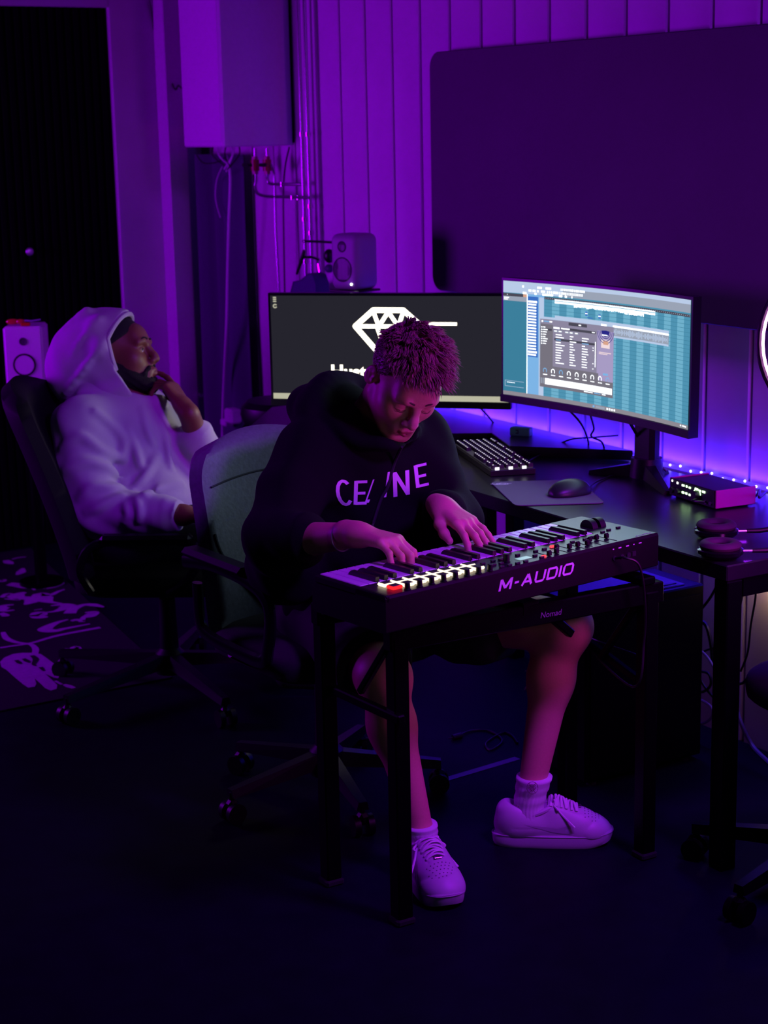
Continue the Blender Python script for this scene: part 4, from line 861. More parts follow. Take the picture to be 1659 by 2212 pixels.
# ------------------------------------------------------------------ left speaker on its stand
c = at(56, 835, 6.55); nrm = _on(np.array([.80, -.60, 0])+np.array([.08, .12, 0])); xx = np.array([-nrm[1], nrm[0], 0])
M0 = Matrix([[xx[0], -nrm[0], 0, c[0]], [xx[1], -nrm[1], 0, c[1]], [0, 0, 1, c[2]], [0, 0, 0, 1]])
t = thing('monitor_speaker', 'white loudspeaker with black woofer ring left of the hooded man', 'speaker', M=M0); sw, sh, sd = .146, .226, .15
m_sw = mat('speaker_white', '#d9d5dc', .4, var=.02)
b = MB(); b.box((0, sd/2, sh/2), (sw, sd, sh), b=.009); b.build('cabinet', m_sw, t)
Fy = frame((0, 0, 0), (1, 0, 0), (0, -1, 0))
zc_ = .082; b = MB(); b.lathe([(0, -.004), (.012, .002), (.020, -.004), (.034, .001), (.036, .002)], 32, M=Matrix.Translation((0, -.001, zc_)) @ Fy); b.build('woofer', m_sw, t)
b = MB(); b.lathe([(.0355, .0), (.037, .0035), (.041, .0035), (.043, .0)], 40, M=Matrix.Translation((0, -.0005, zc_)) @ Fy, closed=True); b.build('woofer_ring', m_black, t)
b = MB(); b.lathe([(0, .002), (.006, .001), (.010, .0015), (.013, .003), (.015, 0)], 28, M=Matrix.Translation((0, -.001, .170)) @ Fy); b.build('tweeter', MATS['woofer_grey'], t)
for x, z in ((-.05, .018), (0, .012), (.052, .02)): b = MB(); b.cyl((x, -.002, z), (x, .002, z), .0045, n=10); b.build('dial', MATS['woofer_grey'], t)
b = MB(); b.box((0, .07, -.01), (.12, .12, .02), b=.004); b.add([(-.05, .02, -.02), (.05, .02, -.02), (.05, .12, -.02), (-.05, .12, -.02), (-.036, .04, -.09), (.036, .04, -.09), (.036, .1, -.09), (-.036, .1, -.09)], [(0, 1, 2, 3), (7, 6, 5, 4), (1, 0, 4, 5), (2, 1, 5, 6), (3, 2, 6, 7), (0, 3, 7, 4)]); b.build('stand_top', MATS['post_paint'], t); b = MB(); b.cyl((0, .07, -.09), (0, .07, -c[2]+.02), .024, n=16); b.cyl((0, .07, -c[2]+.001), (0, .07, -c[2]+.02), .085, n=28); b.build('stand', m_blackm, t)
M1 = M0 @ Matrix.Translation((0, .0, sh+.001)); t = thing('sunglasses', 'red sunglasses lying folded on top of the white loudspeaker', 'sunglasses', M=M1)
b = MB(); b.ball((-.042, .055, .012), (.026, .006, .011), 14); b.ball((-.012, .052, .012), (.018, .006, .010), 12); b.build('lenses', mat('red_lens', '#c01030', .15, coat=.5), t)
b = MB(); b.tube([(.002, .052, .016), (.03, .05, .014), (.062, .056, .018)], .003, 6); b.build('temple', mat('lilac_plastic', '#9d7fb8', .35), t)
b = MB(); b.box((.012, .012, .006), (.034, .02, .012), b=.002); b.build('case_clip', mat('red_card', '#c80a12', .4), t)
# ------------------------------------------------------------------ printed mat on the floor
t = thing('floor_mat', 'black floor mat with white scrawled lettering and a dripping ghost shape', 'mat', (.6, -1.6, 0))
b = MB(); b.prism([(-.42, -2.6), (1.565, -2.6), (1.555, -1.10), (-.42, -.86)], .0006, .005, bev=.001); b.build('sheet', mat('mat_rubber', '#08080b', .85, bump=.3, scale=300), t, world=True)
m_mp = mat('mat_print_white', '#b9b5bf', .8, var=.1, scale=60); q = MB(); lay_ = [0]; sc_ = lambda x, y: on(x*260/1659, 1190+y*260/1659, 2, .0056+.00004*lay_[0])
def stroke(pts, w):   # w: widths in metres along the stroke
    lay_[0] += 1; P = spline([sc_(*p) for p in pts], 6); N = len(P); wv = .8*np.interp(np.linspace(0, 1, N), np.linspace(0, 1, len(w)), w); T = np.gradient(P, axis=0); Nn = np.stack([-T[:, 1], T[:, 0], 0*T[:, 0]], 1); Nn /= np.linalg.norm(Nn, axis=1)[:, None]+1e-9
    vs = np.concatenate([P+Nn*wv[:, None]/2, P-Nn*wv[:, None]/2]); q.add(vs, [(i, i+1, N+i+1, N+i) for i in range(N-1)])
S_ = [([(80, 130), (120, 160), (180, 180)], [.03, .05, .01]), ([(165, 115), (260, 92), (360, 82)], [.01, .014, .008]), ([(315, 240), (290, 290), (230, 330)], [.015, .05, .012]), ([(0, 405), (40, 412), (80, 395)], [.05, .04, .01]),
      ([(120, 455), (200, 465), (340, 505), (420, 500), (480, 540)], [.05, .06, .03, .02, .01]), ([(640, 305), (540, 345), (440, 380), (560, 400), (600, 440), (680, 460), (600, 520)], [.01, .03, .07, .04, .06, .03, .01]), ([(640, 360), (790, 365)], [.01, .02]), ([(640, 430), (780, 425), (820, 450), (760, 490), (640, 520)], [.01, .04, .05, .03, .01]),
      ([(890, 530), (800, 560), (700, 605), (560, 605), (600, 660), (700, 705), (860, 725)], [.01, .02, .03, .08, .10, .03, .01]), ([(20, 640), (110, 600), (180, 640), (260, 670), (60, 660)], [.02, .05, .04, .03, .01]), ([(350, 570), (260, 600), (300, 640), (430, 660), (440, 690), (340, 740)], [.02, .06, .04, .07, .08, .01]),
      ([(190, 740), (60, 755), (10, 790), (60, 825), (200, 815)], [.01, .03, .09, .03, .01]), ([(700, 755), (860, 740), (930, 765), (860, 800), (740, 835), (600, 850)], [.01, .04, .09, .05, .02, .01]), ([(430, 890), (520, 870), (540, 905), (660, 910)], [.02, .09, .07, .01]), ([(580, 800), (470, 815)], [.012, .006]),
      ([(960, 860), (1010, 800), (1150, 745), (1290, 745), (1430, 775)], [.06, .05, .03, .045, .01]), ([(1170, 850), (1290, 850), (1240, 890), (1150, 920), (1130, 975), (1160, 950)], [.01, .05, .06, .025, .03, .01]), ([(980, 965), (1060, 950), (1130, 975)], [.02, .03, .01]), ([(940, 945), (780, 990), (620, 1080), (760, 1100), (900, 1070), (1240, 1005)], [.01, .03, .07, .04, .028, .012]),
      ([(40, 1120), (90, 1205), (210, 1255), (330, 1275), (430, 1290), (490, 1350), (480, 1420)], [.02, .03, .025, .02, .022, .028, .028]), ([(0, 1335), (200, 1305), (450, 1265), (800, 1165), (1380, 1055)], [.018, .018, .02, .024, .026]), ([(890, 1345), (950, 1370), (1000, 1385), (1040, 1330), (1120, 1370)], [.01, .05, .03, .045, .01]), ([(760, 1790), (850, 1840)], [.012, .012]), ([(885, 1840), (950, 1865), (1020, 1890)], [.014, .028, .018]), ([(0, 860), (90, 890), (20, 900)], [.04, .03, .01])]
for pts, w in S_: stroke(pts, w)
def blob(pts): lay_[0] += 1; P = [tuple(sc_(*p)) for p in pts]; P = P[::-1]; q.add(P, [tuple(range(len(P)))])
body = [(0, 1530), (60, 1470), (180, 1420), (300, 1405), (430, 1405), (560, 1420), (640, 1475), (740, 1550), (820, 1570), (858, 1610), (830, 1650), (760, 1650), (690, 1620), (780, 1690), (820, 1720), (800, 1755), (740, 1745), (620, 1690), (720, 1780), (790, 1850), (780, 1900), (700, 1925), (620, 1890), (560, 1830), (480, 1760), (500, 1830), (480, 1870), (390, 1885), (320, 1840), (200, 1740), (90, 1640), (20, 1600)]
blob(body); b0 = q.build('print', m_mp, t, world=True, smooth=False, kind='stuff')
q = MB(); sc0 = sc_; sc_ = lambda x, y: on(x*260/1659, 1190+y*260/1659, 2, .0078+.00004*lay_[0])
for e in ([(195, 1510), (250, 1500), (310, 1540), (290, 1558), (230, 1545)], [(300, 1490), (350, 1478), (420, 1515), (400, 1540), (330, 1520)]): blob(e)
stroke([(440, 1440), (490, 1490), (460, 1560), (500, 1580)], [.02, .025, .015, .008]); stroke([(560, 1600), (600, 1650)], [.02, .01]); q.build('ghost_eyes', MATS['mat_rubber'], t, world=True, smooth=False)
# ------------------------------------------------------------------ floor-level cables
def fl(x, y, z=.004): return on(x, y, 2, z)
def cab(name, pts, r, label, m=None, n=8): q = MB(); q.tube(spline(pts, n), r, 7); o = q.build(name, m or m_cable, None); return props(o, label, 'cable')
t = thing('plug_cable', 'thin black cable with a plug lying on the floor between the player\'s feet', 'cable', tuple(fl(990, 1590)))
q = MB(); q.tube(spline([fl(990, 1590, .008), fl(1020, 1578), fl(1060, 1580), fl(1085, 1600), fl(1060, 1620), fl(1050, 1605), fl(1085, 1583), fl(1105, 1588), fl(1118, 1605)], 8), .003, 6); q.build('lead', m_cable, t, world=True)
q = MB(); a, b_ = fl(996, 1589, .009), fl(978, 1593, .009); q.cyl(a, b_, .009, .008, n=10); d = _on(b_-a); q.cyl(b_, b_+d*.015, .002, n=6); q.build('plug', m_black, t, world=True)
q = MB(); a, b_ = fl(940, 1691, 0), fl(1118, 1638, 0); d = _on(b_-a); s_ = np.array([-d[1], d[0], 0])*.012; q.add([a-s_+(0, 0, .0005), b_-s_+(0, 0, .0005), b_+s_+(0, 0, .0005), a+s_+(0, 0, .0005), a-s_+(0, 0, .0012), b_-s_+(0, 0, .0012), b_+s_+(0, 0, .0012), a+s_+(0, 0, .0012)], [(3, 2, 1, 0), (4, 5, 6, 7), (0, 1, 5, 4), (1, 2, 6, 5), (2, 3, 7, 6), (3, 0, 4, 7)]); o = q.build('floor_tape', mat('floor_tape', '#4a4a66', .4), None, smooth=False); props(o, 'pale strip of tape on the floor between the player\'s legs', 'tape')
cab('pale_cable', [on(1585, 1450, 1, -.05), on(1588, 1515, 1, -.05), on(1600, 1560, 1, -.05), fl(1625, 1610, .01), fl(1659, 1645), fl(1700, 1680)], .006, 'pale violet cable curving onto the floor right of the desk leg', mat('lilac_cable', '#8b83a8', .5))
for pts, r, lb in (([(1558, 1245), (1535, 1290), (1507, 1325)], .004, 'black cable slanting down from the desk to the top of the tower'), ([(1505, 1340), (1525, 1350), (1536, 1390), (1540, 1430), (1545, 1445)], .006, 'thick black cable arching behind the desk leg'), ([(1500, 1420), (1525, 1405), (1560, 1395)], .003, 'thin cable crossing behind the desk leg'), ([(1590, 1245), (1604, 1275), (1597, 1315)], .0035, 'black cable bowing out right of the desk leg'), ([(1633, 1243), (1632, 1290), (1622, 1350), (1615, 1410), (1600, 1450)], .003, 'thin cable hanging in the warm light right of the desk leg'), ([(1583, 1480), (1605, 1475), (1625, 1458), (1659, 1470), (1690, 1475)], .004, 'dark cable bowing low along the wall right of the desk leg'), ([(1500, 1440), (1520, 1480), (1545, 1510)], .004, 'black cable hanging beside the tower back'), ([(1498, 1480), (1515, 1495), (1535, 1480), (1530, 1455), (1505, 1450)], .004, 'small black cable loop behind the tower')):
    cab('cable', [on(x, y, 1, -.10) for x, y in pts], r, lb)
cab('coiled_cable', [on(1497, 1512, 1, -.11), on(1515, 1513, 1, -.11), on(1536, 1527, 1, -.11), on(1538, 1548, 1, -.11), on(1520, 1562, 1, -.11), on(1497, 1562, 1, -.11)], .004, 'pale cable loop low between tower and desk leg', MATS['lilac_cable'])
cab('lilac_lead', [on(1517, 1408, 1, -.12), on(1530, 1422, 1, -.12), on(1545, 1447, 1, -.12)], .004, 'short pale lead behind the desk leg', MATS['lilac_cable'])
cab('wall_lead', [on(1018, 1075, 1, -.03), on(1022, 1110, 1, -.03), on(1027, 1150, 1, -.03), on(1040, 1175, 1, -.03), on(1050, 1260, 1, -.03)], .004, 'black lead hanging on the wall under the desk by the player\'s hand')
# small warm lamp on the wall low at the right
t = thing('night_light', 'small warm night light on the wall under the desk end', 'lamp', on(1652, 1238, 1, -.05)); p = on(1652, 1238, 1, -.05)
b = MB(); b.box((0, 0, 0), (.06, .03, .014), b=.004); b.build('housing', m_black, t); b = MB(); b.box((0, -.002, -.010), (.05, .02, .008), b=.003); b.build('lens', glow('warm_glow', (1., .72, .42), 3.5), t)
pl = bpy.data.lights.new('night_light_glow', 'POINT'); pl.energy = .2; pl.color = (1., .55, .25); pl.shadow_soft_size = .02; po = bpy.data.objects.new('night_light_glow', pl); C.objects.link(po); po.location = (p[0], p[1]-.01, p[2]-.04)
# ------------------------------------------------------------------ people
def hframe(c, R): return Matrix([[R[0][0], R[1][0], R[2][0], c[0]], [R[0][1], R[1][1], R[2][1], c[1]], [R[0][2], R[1][2], R[2][2], c[2]], [0, 0, 0, 1]])
def head(F, M, open_eyes=True, wide=1.0):
    e = lambda c, r, k=.02, op='u', R=None: F.ell(c, r, R, k, op, M)
    c = lambda a, b, ra, rb, k=.02, op='u': F.cone(a, b, ra, rb, k, op, M=M)
    e((0, -.016, .036), (.075*wide, .097, .088), .02)
    e((0, .022, -.035), (.060*wide, .068, .078), .03)
    for s in (-1, 1):
        c((s*.055*wide, -.012, -.052), (s*.030, .062, -.096), .014, .016, .03)
        e((s*.043*wide, .054, -.022), (.022, .024, .022), .045)
    c((-.012, .078, -.103), (.012, .078, -.103), .018, .018, .025)
    c((-.036, .079, .026), (.036, .079, .026), .014, .014, .022)
    e((0, .066, .052), (.05, .03, .035), .03)
    for s in (-1, 1): e((s*.033, .099, .004), (.017, .014, .0115), .018, 's')
    for s in (-1, 1):
        e((s*.033, .0745, .0035), (.0145, .0155, .0135) if open_eyes else (.0150, .0145, .0120), .004 if open_eyes else .010)
        if not open_eyes:   # lowered lids, a soft crease and lash line
            F.poly([(s*.046, .084, -.004), (s*.034, .0905, -.0065), (s*.020, .0875, -.003)], [.0012, .0014, .0012], .004, M=M)
        else: F.poly([(s*.047, .083, .003), (s*.034, .0905, .0085), (s*.020, .087, .004)], [.002, .0026, .002], .003, M=M)
        F.poly([(s*.051, .081, .024), (s*.034, .0935, .0285), (s*.015, .0955, .022)], [.004, .0055, .005], .012, M=M)
    F.poly([(0, .092, .022), (0, .099, .002), (0, .1095, -.018), (0, .1145, -.031)], [.0085, .0085, .0095, .0115], .012, M=M)
    for s in (-1, 1): e((s*.0125, .1035, -.036), (.0085, .0105, .0080), .008)
    for s in (-1, 1): e((s*.0065, .112, -.0435), (.0035, .004, .003), .003, 's')
    e((0, .086, -.068), (.030, .018, .024), .02)
    F.poly([(-.025, .087, -.0665), (-.010, .1015, -.0625), (0, .1025, -.0635), (.010, .1015, -.0625), (.025, .087, -.0665)], [.003, .0055, .005, .0055, .003], .006, M=M)
    F.poly([(-.022, .0875, -.069), (0, .1015, -.0745), (.022, .0875, -.069)], [.003, .007, .003], .005, M=M)
    F.poly([(-.024, .092, -.0678), (0, .1075, -.0688), (.024, .092, -.0678)], [.0012, .0016, .0012], .003, 's', M=M)
    e((0, .1015, -.088), (.018, .010, .006), .01, 's')
    for s in (-1, 1):
        R = np.array(Matrix.Rotation(s*.35, 3, 'Z') @ Matrix.Rotation(-.2, 3, 'X'))
        F.ell((s*.080*wide, -.018, -.002), (.008, .0195, .031), R, .006, 'u', M)
        F.ell((s*.0885*wide, -.014, .003), (.0065, .0125, .020), R, .004, 's', M)
        F.poly([(s*.081*wide, -.010, .012), (s*.083*wide, -.020, .006), (s*.082*wide, -.018, -.012)], [.003, .0034, .003], .004, M=M)
        F.ell((s*.080*wide, -.002, -.006), (.005, .005, .008), R, .004, 'u', M)
def hand(F, M, s, bends, splay, thumb, sc=1., k=.007):
    # local x to the fingertips, z out of the back of the hand; s = +1 when the thumb is on +y
    ky = [.027, .0085, -.0105, -.0285]; kx = [.088, .091, .086, .077]; Ls = [(.043, .026, .021), (.047, .029, .022), (.043, .027, .022), (.034, .021, .020)]; rr = [.0092, .0095, .0089, .0080]
    P = lambda v: mp(M, np.array(v)*sc)
    for i in range(4): F.cone(P((.004, s*ky[i]*.55, 0)), P((kx[i], s*ky[i], .002)), .0155*sc, .0118*sc, .016)
    F.cone(P((-.03, 0, 0)), P((.01, 0, 0)), .0225*sc, .0235*sc, .02)
    for i in range(4):
        p = np.array([kx[i], s*ky[i], .002]); a = 0.; yaw = s*splay[i]
        for j in range(3):
            a += bends[i][j]; d = np.array([math.cos(a)*math.cos(yaw), math.cos(a)*math.sin(yaw), -math.sin(a)]); q = p+d*Ls[i][j]
            F.cone(P(p), P(q), (rr[i]-.0007*j)*sc, (rr[i]-.0007*(j+1))*sc, k if j == 0 else .004); p = q
        pass
    p = np.array([.018, s*.022, -.006]); F.cone(P((.005, s*.012, -.004)), P(p), .017*sc, .016*sc, .014)
    for (dx, dy, dz), L, r0, r1 in zip(thumb, (.040, .034, .028), (.0145, .0115, .0105), (.0115, .0105, .0082)):
        d = np.array([dx, s*dy, dz]); d /= np.linalg.norm(d); q = p+d*L; F.cone(P(p), P(q), r0*sc, r1*sc, .010); p = q
m_skin = mat('skin_fair', '#c98f7c', .5, bump=.12, scale=260, var=.05, sss=.08); m_lip = mat('lip_fair', '#a85a58', .42, sss=.08)
m_skin2 = mat('skin_brown', '#7a4a38', .5, bump=.12, scale=260, var=.08, sss=.06); m_lip2 = mat('lip_brown', '#7d4540', .45)
# ---------------------------------------------------------------- the player
heel1, toe1 = on(1062, 1836, 2, 0), on(1328, 1838, 2, 0); fd1 = _on(toe1-heel1); mid1 = (heel1+toe1)/2+np.array([-fd1[1], fd1[0], 0])*.046
H1 = hframe((3.020, -1.107, 1.130), [(-.096, -.985, .141), (.754, -.165, -.636), (.649, .045, .759)])
hp = lambda *p: mp(H1, p)
NB = np.array([2.872, -1.112, 1.005]); CH = np.array([2.86, -1.11, .86]); HIP = np.array([2.75, -1.11, .53])
shR, elR, wrR = np.array([2.86, -1.262, .950]), np.array([2.995, -1.448, .782]), np.array([3.262, -1.392, .842])
shL, elL, wrL = np.array([2.875, -.990, .950]), np.array([3.035, -.985, .775]), np.array([3.205, -1.125, .858])
hpR, knR, anR = np.array([2.78, -1.20, .52]), np.array([3.195, -1.285, .475]), np.array([3.272, -1.236, .10])
hpL, knL, anL = np.array([2.80, -1.01, .52]), np.array([3.265, -.815, .535]), mid1-fd1*.058+np.array([0, 0, .10])
t = thing('person', 'short-haired person in black hoodie, shorts and white sneakers bent over the keyboard piano', 'person', (2.78, -1.11, 0)); P1 = t
F = Field(); head(F, H1, False)
F.cone(hp(0, -.035, -.04), NB, .056, .060, .03); F.cone(hp(0, .02, -.085), NB+(.05, 0, -.03), .03, .05, .03)
F.ell(CH, (.105, .165, .17), k=.06); F.ell(HIP, (.13, .165, .12), k=.06); F.cone(CH, HIP, .12, .13, .06); F.cone(shR, shL, .06, .06, .05)
for sh, el, wr in ((shR, elR, wrR), (shL, elL, wrL)): F.cone(sh, el, .052, .041, .03); F.cone(el, el+(wr-el)*.35, .040, .041, .02); F.cone(el+(wr-el)*.35, wr, .041, .027, .02)
for hp_, kn, an in ((hpR, knR, anR), (hpL, knL, anL)):
    F.cone(hp_, kn, .090, .064, .04); F.ell(kn+(.012, 0, .006), (.054, .050, .056), k=.03); d = an-kn
    bk = _on(np.array([-1, 0, -.2])-d*((np.array([-1, 0, -.2])@d)/(d@d)))
    F.cone(kn, kn+d*.30+bk*.012, .050, .052, .03); F.ell(kn+d*.27+bk*.024, (.044, .044, .085), k=.03); F.cone(kn+d*.30+bk*.012, an, .050, .029, .03)
    F.cone(an, an-np.array([0, 0, .05]), .029, .030, .02)
# right hand (photo left): curled over the keys; left hand (photo right): stretched
KZ = .712+.081
tipR = np.array([3.392, -1.325, KZ+.014]); dR = _on(np.array([.86, .42, -.10])); MR = frame(wrR+dR*.008+(0, 0, .004), dR, (.10, .10, 1)); 
hand(F, MR, 1, [(.50, .72, .45), (.52, .76, .45), (.54, .76, .45), (.50, .70, .42)], [.10, .02, -.08, -.20], [(.70, .60, -.30), (.88, .45, -.25), (.95, .25, -.15)], 1.02)
tipL = np.array([3.385, -1.150, KZ+.014]); dL = _on(np.array([3.375, -1.115, .815])-wrL); ML = frame(wrL+dL*.004, dL, (.22, .10, 1))
hand(F, ML, -1, [(.22, .34, .20), (.18, .30, .18), (.18, .32, .2), (.16, .26, .16)], [.12, .0, -.10, -.24], [(.80, .52, -.20), (.95, .22, -.25), (.97, .10, -.2)], 1.0)
V, Fc = F.mesh(.0027); V = relax(V, Fc, 1, .35)
Hi = np.array(H1.inverted())
def lipf(c):
    q = c@Hi[:3, :3].T+Hi[:3, 3]; return ((np.abs(q[:, 0]) < .0215) & (q[:, 2] < -.0585-.25*np.abs(q[:, 0])*.4) & (q[:, 2] > -.079+.35*np.abs(q[:, 0])) & (q[:, 1] > .088) & (q[:, 1] < .125)).astype(int)
fmesh('body', V, Fc, [m_skin, m_lip], t, lipf); body1 = bvh(V, Fc)
# brows and lashes
m_brow = mat('brow_hair', '#4a3328', .8)
for s in (-1, 1):
    q = MB(); q.tube(spline([hp(s*.050, .0850, .0270), hp(s*.042, .0945, .0320), hp(s*.030, .1000, .0325), hp(s*.014, .1015, .0265)], 4), np.interp(np.linspace(0, 1, 13), [0, .5, 1], [.0010, .0028, .0026]), 6); q.build('eyebrow', m_brow, t, world=True)
    q = MB(); q.tube(spline([hp(s*.047, .0845, -.0055), hp(s*.041, .0900, -.0090), hp(s*.033, .0922, -.0100), hp(s*.025, .0910, -.0085), hp(s*.020, .0880, -.0055)], 3), np.interp(np.linspace(0, 1, 13), [0, .5, 1], [.0004, .0010, .0004]), 5); q.build('eyelashes', m_brow, t, world=True)
# hair: a cap under a few thousand tufts, short at the sides, long and swept on top
m_hair = mat('hair_brown', '#7f5d49', .5, var=.35, scale=90, sheen=.2)
Fh = Field(); Fh.ell((0, -.018, .040), (.0785, .0995, .0905), k=.01, M=H1)
def hairline(q):   # >0 inside the hair zone (head frame)
    x, y, z = q[..., 0], q[..., 1], q[..., 2]; a = np.abs(x)
    front = z-(.078-.10*np.clip((.075-y), 0, .2)*0-.25*np.clip(a-.04, 0, 1))
    side = z-(.020 if False else .018)-np.where(y > .0, (y*.95), 0)*1.0
    back = z+.055
    return np.where(y > .035, np.minimum(front, z-.05), np.where(y > -.045, side+.0, np.minimum(back, z+.055)))
def Zf(P):
    q = P@Hi[:3, :3].T+Hi[:3, 3]; return -hairline(q)*.7
Fh.add(Zf, (2.8, -1.4, .9), (3.3, -.8, 1.4), .001, 'i'); V, Fc = Fh.mesh(.004); fmesh('hair_base', V, Fc, m_hair, t)
rr = random.Random(11); tv, tf, nt = [], [], 0
def tuft(p, dirs, L, w):
    global nt
    n = len(dirs); pts = [np.array(p)]
    for d in dirs: pts.append(pts[-1]+d*L/n)
    T = _on(dirs[0]); u = np.cross(T, [.3, .5, .8]); u /= np.linalg.norm(u); v = np.cross(T, u)
    for i, q in enumerate(pts[:-1]):
        r_ = w*(1-.75*i/n)
        for k in range(3): a = 2.094*k; tv.append(q+r_*(math.cos(a)*u+math.sin(a)*v))
    tv.append(pts[-1]); 
    for i in range(n-1):
        for k in range(3): tf.append((nt+i*3+k, nt+i*3+(k+1) % 3, nt+i*3+3+(k+1) % 3, nt+i*3+3+k))
    for k in range(3): tf.append((nt+(n-1)*3+k, nt+(n-1)*3+(k+1) % 3, nt+n*3))
    nt += n*3+1
A3 = np.array(H1)[:3, :3]; cnt = 0
while cnt < 7000:
    d = np.array([rr.gauss(0, 1), rr.gauss(0, 1), rr.gauss(0, 1)]); d /= np.linalg.norm(d); q = np.array([0, -.018, .040])+d*np.array([.0785, .0995, .0905])
    if hairline(q) < 0: continue
    top = q[2] > .060+.028*(abs(q[0])/.07)+.0 and q[1] > -.085; n_ = d/np.array([.0785, .0995, .0905]); n_ /= np.linalg.norm(n_)
    if top:
        fr = min(1, max(0, (q[1]+.08)/.17)); L = .034+.032*fr+rr.uniform(-.008, .010); ph = q[0]*95+1.7*math.sin(q[1]*60); ck_ = round(ph); sw = .9*math.sin(ck_*2.4+round(q[1]*38)*1.9)+rr.gauss(0, .10); lift = .45*math.sin(ck_*1.3+round(q[1]*38)*2.7)
        ds = []
        for j in range(4):
            g = j/3; v = n_*(1.0+lift-.65*g)+np.array([-.34*sw*(1-.3*g)+.30*q[0]/.07, .62+.30*g, -.36*g*fr-.12*g])+np.array([rr.gauss(0, .06)+.40*math.sin(ck_*1.7+j*1.5), rr.gauss(0, .06), rr.gauss(0, .06)]); ds.append(A3@(v/np.linalg.norm(v)))
        tuft(mp(H1, q-n_*.002), ds, L, rr.uniform(.0018, .0036))
    else:
        fade = min(1, max(.12, (q[2]-.0)/.075)); v = n_*.75+np.array([0, -.35, -.55])+np.array([rr.gauss(0, .2), rr.gauss(0, .2), rr.gauss(0, .2)]); v /= np.linalg.norm(v)
        tuft(mp(H1, q-n_*.001), [A3@v, A3@v], .003+.008*fade, .0010)
    cnt += 1
b = MB(); b.add(tv, tf); o = b.build('hair', m_hair, t, world=True, ang=0, kind='stuff')
# hoodie
m_hood = mat('hoodie_black', '#09080b', .95, bump=.35, scale=700, var=.15, spec=.2)
F = Field()
F.ell((2.865, -1.118, .875), (.135, .185, .155), k=.05); F.ell((2.855, -1.12, .70), (.15, .19, .16), k=.08); F.ell((2.80, -1.11, .55), (.175, .215, .10), k=.08)
F.cone(shR, shL, .084, .084, .07); F.cone((2.88, -1.15, .96), (2.88, -1.07, .96), .09, .09, .06)
F.poly([shR, (shR+elR)/2+np.array([-.01, -.012, 0]), elR, elR+(wrR-elR)*.36], [.086, .079, .074, .058], .05)
F.cone(elR, elR+(wrR-elR)*.42, .074, .050, .03, flat=(0, 1)); F.ell((2.90, -1.385, .69), (.10, .085, .09), k=.06)
F.poly([shL, (shL+elL)/2+np.array([0, .006, 0]), elL], [.084, .074, .068], .05); F.cone(elL, elL+(wrL-elL)*.80, .070, .045, .03, flat=(0, 1))
for a_ in (.50, .62, .74): c_ = elL+(wrL-elL)*a_; F.ell(c_, (.052, .052, .052), k=.012)
# hood lying behind the neck, collar roll around it
F.ell(at(716, 880, 4.33), (.095, .105, .064), k=.04); F.ell(at(690, 880, 4.30), (.06, .06, .05), k=.05)
col = [at(672, 888, 4.22), at(704, 838, 4.30), at(748, 830, 4.40), at(790, 850, 4.44)]
F.poly([tuple(p) for p in spline(col, 4)], [.034]*13, .03)
F.poly([tuple(p) for p in spline([at(672, 885, 4.24), at(712, 915, 4.17), at(770, 948, 4.13), at(835, 958, 4.12), at(885, 940, 4.18), at(905, 905, 4.28)], 4)], [.016]*21, .05)
for pth, r_ in (([at(640, 930, 4.1), at(690, 1000, 4.02), at(720, 1090, 3.98)], .012), ([at(600, 1000, 4.05), at(640, 1080, 3.98), at(650, 1160, 3.95)], .012), ([at(960, 960, 4.2), at(960, 1020, 4.14), at(945, 1080, 4.1)], .010), ([at(560, 1100, 4.1), at(590, 1150, 4.0), at(640, 1165, 3.95)], .012)):
    pass
def wr1(P):
    x, y, z = P[..., 0], P[..., 1], P[..., 2]
    return .0035*np.sin(34*z+10*y+4*np.sin(9*y+3*x))*np.sin(17*y-8*x+1.3)+.0025*np.sin(62*x+40*z+20*y)
F.add(wr1, (2.5, -1.7, .4), (3.4, -.7, 1.2), .01, 'd')
F.cone(hp(0, -.03, -.02), NB+(.012, 0, -.05), .064, .058, .012, 's'); F.cone(hp(0, .05, -.07), hp(0, .03, -.13), .060, .048, .02, 's')
V, Fc = F.mesh(.005); V = relax(V, Fc, 1, .4); fmesh('hoodie', V, Fc, m_hood, t); hood1 = bvh(V, Fc)
# drawstring
def snap(px, py, off=.004):
    d = ray(px, py); d = d/np.linalg.norm(d); h = hood1.ray_cast(Vector(CAM), Vector(d)); return np.array(h[0])-d*off if h[0] is not None else at(px, py, 4.05)
q = MB(); q.tube(spline([snap(*p) for p in ((868, 965), (852, 1000), (838, 1050), (822, 1080), (806, 1130))], 6), .0042, 7); q.build('drawstring', mat('cord_black', '#1c1a22', .8), t, world=True)
q = MB(); q.tube([snap(806, 1130), snap(802, 1142)], .0036, 8); q.build('cord_tip', MATS['steel_pipe'], t, world=True)
